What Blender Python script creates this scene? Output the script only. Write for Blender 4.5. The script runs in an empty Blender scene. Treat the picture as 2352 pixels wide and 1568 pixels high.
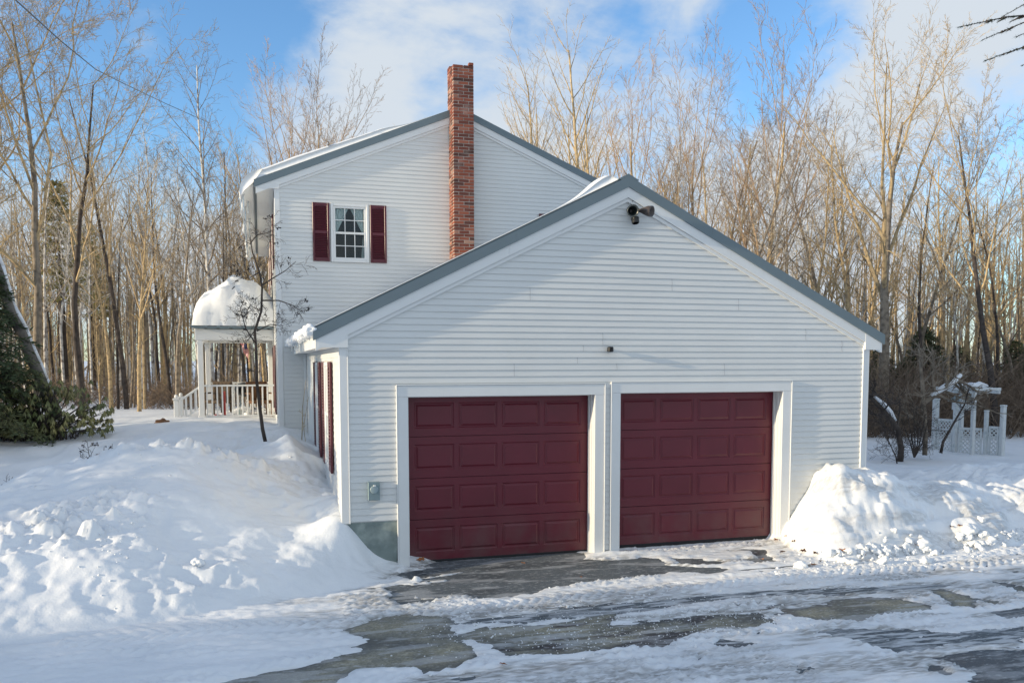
import bpy, math, random
import numpy as np
from mathutils import Vector, Matrix
random.seed(7); np.random.seed(7)
S = bpy.context.scene
COL = S.collection
PI = math.pi

# ---------------------------------------------------------------- camera
FPX, CYP, YAW, PITCH, ROLL = 1961.37, 985.13, 0.28578, 0.07673, -0.00115
CP = Vector((-1.7184, -10.3645, 2.5100))
Fv = Vector((math.sin(YAW)*math.cos(PITCH), math.cos(YAW)*math.cos(PITCH), -math.sin(PITCH)))
R0 = Vector((math.cos(YAW), -math.sin(YAW), 0)); U0 = R0.cross(Fv)
Rv = R0*math.cos(ROLL)+U0*math.sin(ROLL); Uv = -R0*math.sin(ROLL)+U0*math.cos(ROLL)
cd = bpy.data.cameras.new('camera'); cam = bpy.data.objects.new('camera', cd); COL.objects.link(cam)
M = Matrix((Rv, Uv, -Fv)).transposed().to_4x4(); M.translation = CP
cam.matrix_world = M
cd.sensor_width = 36; cd.lens = FPX/2352*36; cd.shift_y = (CYP-784)/2352; cd.clip_end = 3000; cd.clip_start = 0.05
S.camera = cam
def ray(x, y): return Fv+Rv*((x-1176)/FPX)-Uv*((y-CYP)/FPX)
def at(x, y, Y):                       # world point of a photo pixel on the plane Y
    d = ray(x, y); return CP+d*((Y-CP.y)/d.y)
def atd(x, y, dep): return CP+ray(x, y)*dep

# ---------------------------------------------------------------- noise
def _h(ix, iy, s):
    n = (ix.astype(np.int64)*374761393+iy.astype(np.int64)*668265263+s*1442695041) & 0x7fffffff
    n = ((n ^ (n >> 13))*1274126177) & 0x7fffffff
    return ((n ^ (n >> 16)) & 0xffff)/65535.0
def vn(x, y, s=0):
    x = np.asarray(x, float); y = np.asarray(y, float)
    ix = np.floor(x); iy = np.floor(y); fx = x-ix; fy = y-iy
    fx = fx*fx*fx*(fx*(fx*6-15)+10); fy = fy*fy*fy*(fy*(fy*6-15)+10)
    a = _h(ix, iy, s); b = _h(ix+1, iy, s); c = _h(ix, iy+1, s); d = _h(ix+1, iy+1, s)
    return (a*(1-fx)+b*fx)*(1-fy)+(c*(1-fx)+d*fx)*fy-.5
def fbm(x, y, s=0, o=4, g=.5):
    t = 0; a = 1; f = 1
    for k in range(o):
        t = t+a*vn(x*f+k*17.3, y*f-k*9.1, s+k); a *= g; f *= 2.03
    return t
def cell(x, y, s=0):
    x = np.asarray(x, float); y = np.asarray(y, float)
    ix = np.floor(x); iy = np.floor(y); best = np.full(x.shape, 9.0)
    for i in (-1, 0, 1):
        for j in (-1, 0, 1):
            cx = ix+i+_h(ix+i, iy+j, s); cy = iy+j+_h(ix+i, iy+j, s+5)
            best = np.minimum(best, (cx-x)**2+(cy-y)**2)
    return np.sqrt(best)
def sst(a, b, x):
    t = np.clip((x-a)/(b-a), 0, 1); return t*t*(3-2*t)

# ---------------------------------------------------------------- mesh helper
class MB:
    def __init__(s): s.v = []; s.f = []; s.m = []
    def face(s, pts, mi=0):
        n = len(s.v); s.v += [tuple(p) for p in pts]; s.f.append(tuple(range(n, n+len(pts)))); s.m.append(mi)
    def box(s, x0, x1, y0, y1, z0, z1, mi=0, T=None):
        P = [(x0,y0,z0),(x1,y0,z0),(x1,y1,z0),(x0,y1,z0),(x0,y0,z1),(x1,y0,z1),(x1,y1,z1),(x0,y1,z1)]
        if T is not None: P = [tuple(T @ Vector(p)) for p in P]
        n = len(s.v); s.v += P
        for f in ((0,3,2,1),(4,5,6,7),(0,1,5,4),(1,2,6,5),(2,3,7,6),(3,0,4,7)):
            s.f.append(tuple(n+i for i in f)); s.m.append(mi)
        return s
    def bbox(s, x0, x1, y0, y1, z0, z1, b=.006, mi=0, T=None):      # chamfered box
        b = min(b, abs(x1-x0)*.3, abs(y1-y0)*.3, abs(z1-z0)*.3)
        xs = ((x0, x1)); ys = (y0, y1); zs = (z0, z1); idx = {}; n = len(s.v); P = []
        for i in (0,1):
            for j in (0,1):
                for k in (0,1):
                    sx = b*(1-2*i); sy = b*(1-2*j); sz = b*(1-2*k)
                    for a, q in enumerate(((0,sy,sz),(sx,0,sz),(sx,sy,0))):
                        idx[(i,j,k,a)] = n+len(P); P.append((xs[i]+q[0], ys[j]+q[1], zs[k]+q[2]))
        c = Vector(((x0+x1)/2, (y0+y1)/2, (z0+z1)/2)); F = []
        for i in (0,1): F.append([(i,0,0,0),(i,1,0,0),(i,1,1,0),(i,0,1,0)])
        for j in (0,1): F.append([(0,j,0,1),(1,j,0,1),(1,j,1,1),(0,j,1,1)])
        for k in (0,1): F.append([(0,0,k,2),(1,0,k,2),(1,1,k,2),(0,1,k,2)])
        for i in (0,1):
            for j in (0,1): F.append([(i,j,0,0),(i,j,1,0),(i,j,1,1),(i,j,0,1)])
            for k in (0,1): F.append([(i,0,k,0),(i,1,k,0),(i,1,k,2),(i,0,k,2)])
        for j in (0,1):
            for k in (0,1): F.append([(0,j,k,1),(1,j,k,1),(1,j,k,2),(0,j,k,2)])
        for i in (0,1):
            for j in (0,1):
                for k in (0,1): F.append([(i,j,k,0),(i,j,k,1),(i,j,k,2)])
        for f in F:
            ids = [idx[q] for q in f]; V = [Vector(P[q-n]) for q in ids]
            nn = (V[1]-V[0]).cross(V[2]-V[0]); m = sum(V, Vector())/len(V)
            if nn.dot(m-c) < 0: ids.reverse()
            s.f.append(tuple(ids)); s.m.append(mi)
        if T is not None: P = [tuple(T @ Vector(p)) for p in P]
        s.v += P; return s
    def tube(s, pts, rad, k=5, mi=0, cap=True):
        pts = [Vector(p) for p in pts]; n0 = len(s.v); N = len(pts)
        t = (pts[1]-pts[0]).normalized(); u = t.orthogonal().normalized()
        for i, p in enumerate(pts):
            if i < N-1: t = (pts[i+1]-p)
            if t.length < 1e-9: t = Vector((0,0,1))
            t = t.normalized(); u = (u-t*u.dot(t))
            if u.length < 1e-4: u = t.orthogonal()
            u.normalize(); w = t.cross(u); r = rad[i] if hasattr(rad, '__len__') else rad
            for j in range(k):
                a = 2*PI*j/k; q = p+u*(r*math.cos(a))+w*(r*math.sin(a)); s.v.append((q.x,q.y,q.z))
        for i in range(N-1):
            for j in range(k):
                a = n0+i*k+j; b = n0+i*k+(j+1)%k; s.f.append((a, b, b+k, a+k)); s.m.append(mi)
        if cap:
            s.f.append(tuple(n0+j for j in range(k-1,-1,-1))); s.m.append(mi)
            s.f.append(tuple(n0+(N-1)*k+j for j in range(k))); s.m.append(mi)
        return s
    def prism(s, poly, y0, y1, mi=0, ax='y'):    # polygon in X,Z swept along Y
        P = lambda a, b, y: (a, y, b) if ax == 'y' else (y, a, b)
        n = len(poly); s.face([P(a,b,y0) for a,b in poly], mi); s.face([P(a,b,y1) for a,b in reversed(poly)], mi)
        for i in range(n):
            (a,b),(c,d) = poly[i], poly[(i+1)%n]
            s.face([P(a,b,y0),P(a,b,y1),P(c,d,y1),P(c,d,y0)], mi)
        return s
    def blob(s, c, r, seed=0, n=1, flat=1, mi=0, amp=.3):
        rnd = random.Random(seed); t = (1+5**.5)/2
        V = [Vector(q).normalized() for q in ((-1,t,0),(1,t,0),(-1,-t,0),(1,-t,0),(0,-1,t),(0,1,t),(0,-1,-t),(0,1,-t),(t,0,-1),(t,0,1),(-t,0,-1),(-t,0,1))]
        F = [(0,11,5),(0,5,1),(0,1,7),(0,7,10),(0,10,11),(1,5,9),(5,11,4),(11,10,2),(10,7,6),(7,1,8),(3,9,4),(3,4,2),(3,2,6),(3,6,8),(3,8,9),(4,9,5),(2,4,11),(6,2,10),(8,6,7),(9,8,1)]
        for _ in range(n):
            cache = {}; G = []
            def mid(a, b):
                k = (min(a,b), max(a,b))
                if k not in cache: cache[k] = len(V); V.append(((V[a]+V[b])/2).normalized())
                return cache[k]
            for a,b,d in F:
                e,f,g = mid(a,b), mid(b,d), mid(d,a); G += [(a,e,g),(b,f,e),(d,g,f),(e,f,g)]
            F = G
        ph = [rnd.uniform(0,6) for _ in range(6)]; n0 = len(s.v)
        sx, sy = rnd.uniform(.8,1.3), rnd.uniform(.8,1.2)
        for v in V:
            q = 1+amp*(math.sin(v.x*3+ph[0])*math.sin(v.y*3+ph[1])+.6*math.sin(v.z*5+ph[2])*math.sin(v.x*6+ph[3]))+rnd.uniform(-.06,.06)
            s.v.append((c[0]+v.x*r*q*sx, c[1]+v.y*r*q*sy, c[2]+v.z*r*q*flat))
        for f in F: s.f.append(tuple(n0+i for i in f)); s.m.append(mi)
        return s
    def mesh(s, name, mats, smooth=False):
        me = bpy.data.meshes.new(name); me.from_pydata(s.v, [], s.f)
        if not isinstance(mats, (list, tuple)): mats = [mats]
        for m in mats: me.materials.append(m)
        if any(s.m): me.polygons.foreach_set('material_index', s.m)
        if smooth: me.polygons.foreach_set('use_smooth', [True]*len(me.polygons))
        me.update(); return me
    def build(s, name, mats, parent=None, smooth=False):
        o = bpy.data.objects.new(name, s.mesh(name, mats, smooth)); COL.objects.link(o)
        if parent: o.parent = parent
        return o
def tag(o, label=None, cat=None, group=None, kind=None):
    if label: o['label'] = label
    if cat: o['category'] = cat
    if group: o['group'] = group
    if kind: o['kind'] = kind
    return o
def thing(name, label, cat, loc=(0,0,0), group=None):
    o = bpy.data.objects.new(name, None); COL.objects.link(o); o.location = loc
    return tag(o, label, cat, group)
def rel(o):                               # children of an empty at loc keep world coordinates
    for c in o.children: c.matrix_parent_inverse = Matrix.Translation(-Vector(o.location))

# ---------------------------------------------------------------- materials
def mat(name, col, rough=.6, spec=.5, metal=0, noise=None, bump=None, mix=None, coat=0, sss=0):
    """noise=(scale, amount)  bump=(scale, strength, dist)  mix=(col2, scale, lo, hi)"""
    m = bpy.data.materials.new(name); m.use_nodes = True; nt = m.node_tree; n = nt.nodes; l = nt.links
    b = n['Principled BSDF']; b.inputs['Roughness'].default_value = rough; b.inputs['Metallic'].default_value = metal
    b.inputs['Specular IOR Level'].default_value = spec
    if coat: b.inputs['Coat Weight'].default_value = coat
    if sss:
        b.inputs['Subsurface Weight'].default_value = sss; b.inputs['Subsurface Radius'].default_value = (.4,.6,1); b.inputs['Subsurface Scale'].default_value = .04
    tc = n.new('ShaderNodeTexCoord'); out = None
    rgb = n.new('ShaderNodeRGB'); rgb.outputs[0].default_value = (*col, 1); out = rgb.outputs[0]
    if mix:
        c2, sc, lo, hi = mix[:4]
        t = n.new('ShaderNodeTexNoise'); t.inputs['Scale'].default_value = sc; t.inputs['Detail'].default_value = 6; l.new(tc.outputs['Object'], t.inputs['Vector'])
        mr = n.new('ShaderNodeMapRange'); mr.inputs[1].default_value = lo; mr.inputs[2].default_value = hi; l.new(t.outputs[0], mr.inputs[0])
        mx = n.new('ShaderNodeMix'); mx.data_type = 'RGBA'; l.new(mr.outputs[0], mx.inputs[0]); l.new(out, mx.inputs[6]); mx.inputs[7].default_value = (*c2, 1); out = mx.outputs[2]
    if noise:
        t = n.new('ShaderNodeTexNoise'); t.inputs['Scale'].default_value = noise[0]; t.inputs['Detail'].default_value = 5; l.new(tc.outputs['Object'], t.inputs['Vector'])
        mr = n.new('ShaderNodeMapRange'); mr.inputs[1].default_value = .25; mr.inputs[2].default_value = .75; mr.inputs[3].default_value = 1-noise[1]; mr.inputs[4].default_value = 1+noise[1]; l.new(t.outputs[0], mr.inputs[0])
        mx = n.new('ShaderNodeVectorMath'); mx.operation = 'SCALE'; l.new(out, mx.inputs[0]); l.new(mr.outputs[0], mx.inputs['Scale']); out = mx.outputs[0]
    l.new(out, b.inputs['Base Color'])
    if bump:
        t = n.new('ShaderNodeTexNoise'); t.inputs['Scale'].default_value = bump[0]; t.inputs['Detail'].default_value = 6
        if len(bump) > 3:
            mp = n.new('ShaderNodeMapping'); mp.inputs['Scale'].default_value = bump[3]; l.new(tc.outputs['Object'], mp.inputs[0]); l.new(mp.outputs[0], t.inputs['Vector'])
        else: l.new(tc.outputs['Object'], t.inputs['Vector'])
        bp = n.new('ShaderNodeBump'); bp.inputs['Strength'].default_value = bump[1]; bp.inputs['Distance'].default_value = bump[2]
        l.new(t.outputs[0], bp.inputs['Height']); l.new(bp.outputs[0], b.inputs['Normal'])
    return m
m_siding = mat('vinyl_siding', (.66,.67,.66), .42, .4, noise=(1.2,.04), bump=(1.0,.7,.02,(.9,.9,5)))
m_joint = mat('joint_shadow', (.45,.46,.47), .7, .2)
m_trim = mat('white_trim', (.71,.72,.715), .4, .4, noise=(3,.03))
m_metal = mat('roof_metal', (.13,.175,.20), .38, .5, noise=(2,.08), bump=(1.5,.3,.01))
m_door = mat('maroon_door', (.118,.010,.022), .38, .45, noise=(2.5,.12), bump=(40,.25,.003,(1,1,12)))
def salt(m):
    nt = m.node_tree; n = nt.nodes; l = nt.links; b = n['Principled BSDF']; src = b.inputs['Base Color'].links[0].from_socket
    tc = n.new('ShaderNodeTexCoord'); sp = n.new('ShaderNodeSeparateXYZ'); l.new(tc.outputs['Object'], sp.inputs[0])
    t = n.new('ShaderNodeTexNoise'); t.inputs['Scale'].default_value = 3.5; t.inputs['Detail'].default_value = 9; l.new(tc.outputs['Object'], t.inputs['Vector'])
    a = n.new('ShaderNodeMapRange'); a.inputs[1].default_value = .75; a.inputs[2].default_value = .0; a.inputs[3].default_value = 0; a.inputs[4].default_value = .55; l.new(sp.outputs[2], a.inputs[0])
    q = n.new('ShaderNodeMath'); q.operation = 'MULTIPLY'; c = n.new('ShaderNodeMapRange'); c.inputs[1].default_value = .35; c.inputs[2].default_value = .7; l.new(t.outputs[0], c.inputs[0]); l.new(a.outputs[0], q.inputs[0]); l.new(c.outputs[0], q.inputs[1])
    x = n.new('ShaderNodeMix'); x.data_type = 'RGBA'; l.new(q.outputs[0], x.inputs[0]); l.new(src, x.inputs[6]); x.inputs[7].default_value = (.12,.085,.08,1); l.new(x.outputs[2], b.inputs['Base Color'])
salt(m_door)
m_shut = mat('maroon_shutter', (.085,.009,.02), .35, .5, noise=(4,.08))
m_conc = mat('concrete', (.20,.245,.235), .85, .3, noise=(6,.2), mix=((.33,.37,.34), 3, .45,.65), bump=(30,.4,.004))
m_glass = mat('window_glass', (.012,.018,.018), .05, .8)
m_curt = mat('curtain', (.8,.83,.85), .9, .2)
m_black = mat('black_plastic', (.012,.013,.014), .4, .5)
m_rubber = mat('rubber', (.02,.02,.022), .7, .3)
m_mort = mat('mortar', (.42,.38,.34), .95, .2, noise=(12,.25), bump=(40,.6,.004))
m_grey = mat('grey_steel', (.20,.27,.29), .45, .5, metal=.2, noise=(8,.1))
m_snowroof = mat('snow_roof', (.80,.82,.84), .6, .3, bump=(5,.35,.03), sss=.0)
m_ice = mat('ice', (.8,.87,.92), .12, .6); m_ice.node_tree.nodes['Principled BSDF'].inputs['Transmission Weight'].default_value = .75
m_oldwood = mat('weathered_wood', (.62,.64,.64), .85, .2, noise=(9,.12), mix=((.36,.41,.41), 9,.52,.75), bump=(30,.5,.004,(1,1,.1)))
m_brown = mat('brown_wood', (.14,.07,.035), .7, .3, noise=(10,.2))
m_red = mat('red_paint', (.35,.02,.02), .35, .5)
m_leaf = mat('dry_leaf', (.30,.12,.045), .7, .3, noise=(25,.3))
m_leaf2 = mat('dry_leaf_dark', (.10,.045,.025), .7, .3, noise=(25,.3))
m_rhodo = mat('rhododendron_leaf', (.12,.145,.05), .36, .5, noise=(2.5,.35), mix=((.27,.24,.09),1.7,.45,.65))
m_needle = mat('needles', (.022,.045,.028), .6, .3, noise=(1.5,.3))
m_pine = mat('pine_needles', (.30,.27,.09), .6, .3, noise=(1.2,.35))
m_fruit = mat('withered_fruit', (.02,.017,.018), .8, .2)
def bark(name, col, c2, sc=6): return mat(name, col, .9, .15, noise=(sc*2,.25), mix=(c2, sc,.48,.62), bump=(sc*3,.6,.015,(1,1,.25)))
b_grey = bark('grey_bark', (.27,.225,.175), (.14,.115,.09))
b_tan = bark('tan_bark', (.48,.36,.205), (.24,.18,.115))
b_birch = bark('birch_bark', (.66,.63,.58), (.2,.17,.15), 4)
b_red = bark('reddish_bark', (.42,.30,.195), (.26,.18,.12))
b_dark = bark('dark_bark', (.085,.07,.062), (.045,.038,.035))
# bricks: colour per brick
m_brick = bpy.data.materials.new('brick'); m_brick.use_nodes = True
nt = m_brick.node_tree; n = nt.nodes; l = nt.links; b = n['Principled BSDF']; b.inputs['Roughness'].default_value = .85
g = n.new('ShaderNodeNewGeometry'); cr = n.new('ShaderNodeValToRGB'); cr.color_ramp.interpolation = 'LINEAR'
cr.color_ramp.elements[0].color = (.065,.028,.022,1); cr.color_ramp.elements[1].color = (.36,.12,.06,1)
e = cr.color_ramp.elements.new(.5); e.color = (.17,.045,.028,1); e = cr.color_ramp.elements.new(.86); e.color = (.27,.08,.045,1)
cr.color_ramp.elements[-1].color = (.34,.20,.15,1)
tc = n.new('ShaderNodeTexCoord'); t = n.new('ShaderNodeTexNoise'); t.inputs['Scale'].default_value = 18; t.inputs['Detail'].default_value = 6
l.new(tc.outputs['Object'], t.inputs['Vector']); l.new(g.outputs['Random Per Island'], cr.inputs[0])
t2 = n.new('ShaderNodeTexNoise'); t2.inputs['Scale'].default_value = 2.2; t2.inputs['Detail'].default_value = 4; l.new(tc.outputs['Object'], t2.inputs['Vector'])
mr = n.new('ShaderNodeMapRange'); mr.inputs[1].default_value = .58; mr.inputs[2].default_value = .78; mr.inputs[4].default_value = .5; l.new(t2.outputs[0], mr.inputs[0])
mx = n.new('ShaderNodeMix'); mx.data_type = 'RGBA'; l.new(mr.outputs[0], mx.inputs[0]); l.new(cr.outputs[0], mx.inputs[6]); mx.inputs[7].default_value = (.45,.38,.34,1)
l.new(mx.outputs[2], b.inputs['Base Color'])
bp = n.new('ShaderNodeBump'); bp.inputs['Strength'].default_value = .5; bp.inputs['Distance'].default_value = .006; l.new(t.outputs[0], bp.inputs['Height']); l.new(bp.outputs[0], b.inputs['Normal'])

# snow material
def snow_mat(name, gritty):
    m = bpy.data.materials.new(name); m.use_nodes = True; nt = m.node_tree; n = nt.nodes; l = nt.links
    b = n['Principled BSDF']; b.inputs['Roughness'].default_value = .55; b.inputs['Specular IOR Level'].default_value = .35
    tc = n.new('ShaderNodeTexCoord')
    def nz(sc, de=5, v=None):
        t = n.new('ShaderNodeTexNoise'); t.inputs['Scale'].default_value = sc; t.inputs['Detail'].default_value = de; l.new(v or tc.outputs['Object'], t.inputs['Vector']); return t.outputs[0]
    c = n.new('ShaderNodeValToRGB'); c.color_ramp.elements[0].position = .3; c.color_ramp.elements[0].color = (.74,.765,.79,1); c.color_ramp.elements[1].position = .65; c.color_ramp.elements[1].color = (.84,.85,.86,1)
    l.new(nz(1.2), c.inputs[0]); col = c.outputs[0]
    a = n.new('ShaderNodeAttribute'); a.attribute_name = 'dirt_shade'
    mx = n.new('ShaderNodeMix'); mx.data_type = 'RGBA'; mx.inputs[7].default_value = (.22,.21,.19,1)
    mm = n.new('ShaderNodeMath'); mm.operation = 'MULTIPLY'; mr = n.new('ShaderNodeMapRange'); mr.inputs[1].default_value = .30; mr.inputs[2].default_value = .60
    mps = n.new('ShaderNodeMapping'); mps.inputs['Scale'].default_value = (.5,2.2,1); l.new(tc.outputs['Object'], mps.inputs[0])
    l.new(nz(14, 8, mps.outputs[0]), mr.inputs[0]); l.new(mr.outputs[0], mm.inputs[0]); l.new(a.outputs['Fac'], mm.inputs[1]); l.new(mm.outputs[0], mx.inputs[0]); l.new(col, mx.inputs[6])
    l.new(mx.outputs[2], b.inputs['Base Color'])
    h = n.new('ShaderNodeMath'); h.operation = 'ADD'
    s1 = n.new('ShaderNodeMath'); s1.operation = 'MULTIPLY'; s1.inputs[1].default_value = .25; l.new(nz(45, 5), s1.inputs[0])
    l.new(s1.outputs[0], h.inputs[0]); l.new(nz(9, 6), h.inputs[1])
    bp = n.new('ShaderNodeBump'); bp.inputs['Strength'].default_value = .6; bp.inputs['Distance'].default_value = .014
    l.new(h.outputs[0], bp.inputs['Height']); l.new(bp.outputs[0], b.inputs['Normal'])
    return m
m_snow = snow_mat('snow', True)
# asphalt
m_asph = bpy.data.materials.new('asphalt'); m_asph.use_nodes = True
nt = m_asph.node_tree; n = nt.nodes; l = nt.links; b = n['Principled BSDF']; tc = n.new('ShaderNodeTexCoord')
def nz(sc, de=5, mapping=None):
    t = n.new('ShaderNodeTexNoise'); t.inputs['Scale'].default_value = sc; t.inputs['Detail'].default_value = de
    if mapping: mp = n.new('ShaderNodeMapping'); mp.inputs['Scale'].default_value = mapping; mp.inputs['Rotation'].default_value = (0,0,-.03); l.new(tc.outputs['Object'], mp.inputs[0]); l.new(mp.outputs[0], t.inputs['Vector'])
    else: l.new(tc.outputs['Object'], t.inputs['Vector'])
    return t.outputs[0]
def mrg(v, a, b_, c=0, d=1):
    q = n.new('ShaderNodeMapRange'); q.inputs[1].default_value = a; q.inputs[2].default_value = b_; q.inputs[3].default_value = c; q.inputs[4].default_value = d; l.new(v, q.inputs[0]); return q.outputs[0]
def mixc(f, c1, c2):
    q = n.new('ShaderNodeMix'); q.data_type = 'RGBA'; l.new(f, q.inputs[0])
    for i, c in ((6, c1), (7, c2)):
        if isinstance(c, tuple): q.inputs[i].default_value = (*c, 1)
        else: l.new(c, q.inputs[i])
    return q.outputs[2]
at_ = n.new('ShaderNodeAttribute'); at_.attribute_name = 'olive'; at2 = n.new('ShaderNodeAttribute'); at2.attribute_name = 'wet'; at3 = n.new('ShaderNodeAttribute'); at3.attribute_name = 'frost'
c = mixc(mrg(nz(90,3),.35,.65), (.085,.10,.112), (.145,.165,.178))
c = mixc(at_.outputs['Fac'], c, mixc(mrg(nz(45,8),.35,.65), (.25,.225,.155), (.42,.385,.28)))
c = mixc(mrg(nz(1.3,4),.52,.66,0,.5), c, (.05,.055,.06))
c = mixc(mrg(nz(10,10),.4,.7,0,.4), c, (.075,.08,.08))
c = mixc(at2.outputs['Fac'], c, (.035,.042,.048))
c = mixc(mrg(nz(24,10,(.6,1.5,1)),.56,.70,0,.6), c, (.50,.51,.52))
c = mixc(mrg(nz(3.2,12,(.4,1.6,1)),.54,.60,0,.35), c, (.55,.56,.57))
fr = n.new('ShaderNodeMath'); fr.operation = 'MULTIPLY'; l.new(mrg(nz(7,9,(.45,2.6,1)),.47,.56), fr.inputs[0]); l.new(at3.outputs['Fac'], fr.inputs[1])
c = mixc(fr.outputs[0], c, (.62,.64,.66))
l.new(c, b.inputs['Base Color'])
rr = n.new('ShaderNodeMath'); rr.operation = 'MULTIPLY_ADD'; rr.inputs[1].default_value = -.45; rr.inputs[2].default_value = .75; l.new(at2.outputs['Fac'], rr.inputs[0]); l.new(rr.outputs[0], b.inputs['Roughness'])
b.inputs['Specular IOR Level'].default_value = .35
bp = n.new('ShaderNodeBump'); bp.inputs['Strength'].default_value = .5; bp.inputs['Distance'].default_value = .008; l.new(nz(70,4), bp.inputs['Height']); l.new(bp.outputs[0], b.inputs['Normal'])

# ---------------------------------------------------------------- terrain
def drive_z(X, Y): return -0.005-0.018*np.clip(-np.asarray(Y, float), 0, 60)
CT = np.array([
 (-6,-2.3,-.12),(-4.8,-2.15,-.10),(-4.1,-2.05,-.09),(-3.4,-1.95,-.09),(-2.6,-1.7,-.09),(-1.8,-1.4,-.09),(-1.1,-1.1,-.09),(-.6,-.85,-.08),(-4.8,-1.3,.24),(-4.0,-1.3,.22),(-3.2,-1.2,.24),(-2.4,-1.0,.22),(-1.6,-.8,.18),(-.15,-.5,-.06),(.05,-.2,-.05),
 (-6,-.6,.45),(-4.9,-.6,.55),(-4.0,-.6,.58),(-3.2,-.5,.58),(-2.4,-.4,.50),(-1.5,-.3,.38),(-.85,-.35,.26),
 (-4.6,.5,.72),(-3.9,.3,.82),(-3.2,.5,.92),(-2.4,.5,.86),(-1.75,.5,.70),(-1.2,.5,.56),(-3.4,1.4,1.15),(-2.6,1.4,1.13),(-1.9,1.4,.95),(-4.5,1.4,.92),
 (-5.1,2.3,.84),(-4.6,2.4,1.10),(-3.5,2.1,1.36),(-2.6,2.1,1.35),(-1.9,2.4,1.10),(-1.3,2.4,.88),(-6.2,1.8,.62),(-7.5,.5,.5),
 (-.8,-.03,.60),(-.62,-.06,.36),(-.45,-.08,.14),(-.15,-.1,.02),(-.8,.3,.70),(-.8,.8,.80),(-.8,3.1,.97),(-.8,5.5,1.05),(-.8,7.5,1.1),(-1.05,1.2,.78),
 (-1.4,5.6,1.30),(-1.38,4.4,1.28),(-1.42,3.5,1.20),(-1.9,5.0,1.12),(-1.9,4.0,1.06),
 (-5.2,4.0,.40),(-4.1,4.0,1.0),(-3.6,3.8,.90),(-2.6,3.8,.88),(-6.2,3.2,.40),(-6,5.5,.45),(-4.9,5.8,.66),
 (-3.9,6,1.17),(-3.2,6,1.20),(-2.2,6.2,1.15),(-1.38,7.6,1.22),(-3.3,11.5,1.20),(-1.5,11.5,1.17),(-2.4,9,1.18),(-5,9,1.0),(-4.0,10.2,1.15),(-7,9.8,1.08),(-7,5,.55),(-9,3,.6),(-9,-1,.5),(-8,-3,.1),(-10,10,1.05),(-15,5,.9),
 (-20,20,1.1),(-5,20,1.05),(-10,30,1.2),(-30,0,.8),(-30,40,1.5),(0,30,1.1),(0,45,1.5),(-60,20,1.5),(-60,-20,.6),(-20,-4,.6),
 (5.22,-.03,.0),(5.34,-.1,.28),(5.46,-.12,.46),(5.66,-.15,.78),(5.9,-.2,1.12),(6.3,-.2,1.0),(6.6,-.1,.98),(5.14,-.45,-.02),(5.0,-.85,-.06),(5.2,-1.2,-.06),(5.8,-1.25,-.06),(6.5,-1.2,-.06),(7.3,-1.1,-.06),(8.7,-.85,-.04),(10,-.8,-.03),(13,-.7,-.05),
 (5.45,-.9,.38),(5.48,-.5,.50),(5.75,-.5,.84),(6,-.85,.52),(6,-.5,1.0),(6.6,-.85,.50),(6.6,-.45,.92),(7.1,-.8,.42),(7.1,-.4,.74),(7.7,-.8,.38),(7.8,-.35,.70),(8.4,-.7,.34),(8.4,-.25,.62),(9.2,-.65,.32),(9.2,-.35,.54),(10.5,-.6,.32),(10.5,-.3,.56),(12,-.3,.48),
 (6.9,.5,.72),(7.5,1.3,.50),(8.5,1.0,.42),(9.2,1.4,.50),(9.8,1.6,.72),(10.5,1.3,.74),(11.5,1.2,.66),(9.8,2.4,.5),(7,4,.4),(7,7,.45),(12,4,.35),(12,8,.35),(18,8,.35),(22,14,.35),(30,20,.4),(17,14,.35),(10,14,.4),(10,22,.6),(40,10,.4),(20,2,.35),(20,-.3,.35),
 (60,20,.6),(60,-10,.0),(20,40,1.2),(45,45,1.5),(0,60,2),(60,60,2),(-60,60,2),
 (-6,-5,-.5),(0,-3,-.5),(5,-3,-.5),(12,-3,-.5),(3,-1,-.4),(1,-.6,-.35),(3,.0,-.3),(4.6,-.4,-.3),(5.0,-.3,-.2),(4.9,0,-.2),(20,-3,-.5),(-12,-7,-.3),(-4,-2.6,-.35),(-2,-2.2,-.35),(8,-1.8,-.3),(0,-20,-1.5),(60,-40,-1.5),(-60,-40,-.5),(30,-12,-1.0),(-25,-12,.2),(1,3,-.2),(4,3,-.2),
 ], float)
def _fit():
    P = CT[:, :2]; D = np.sqrt(((P[:,None]-P[None])**2).sum(-1)+.02)
    return np.linalg.solve(D-np.eye(len(P))*.01, CT[:,2]-.3)
_W = _fit()
def pile(X, Y):
    X = np.asarray(X, float); Y = np.asarray(Y, float); z = np.full(X.shape, .3)
    for (px, py, _), w in zip(CT, _W): z = z+w*np.sqrt((X-px)**2+(Y-py)**2+.02)
    return z
def g_(X, Y, x, y, sx, sy, rot=0):
    c, s = math.cos(rot), math.sin(rot); u = (X-x)*c+(Y-y)*s; v = -(X-x)*s+(Y-y)*c
    return np.exp(-(u/sx)**2-(v/sy)**2)
def el_(X, Y, x, y, sx, sy, rot=0, soft=.35):   # 1 inside ellipse
    c, s = math.cos(rot), math.sin(rot); u = (X-x)*c+(Y-y)*s; v = -(X-x)*s+(Y-y)*c
    d = np.sqrt((u/sx)**2+(v/sy)**2); return 1-sst(1-soft, 1+soft, d)
def warp(X, Y):
    return X+.28*fbm(X*1.7, Y*3.5, 31), Y+.12*fbm(X*1.9, Y*4, 37)
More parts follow.
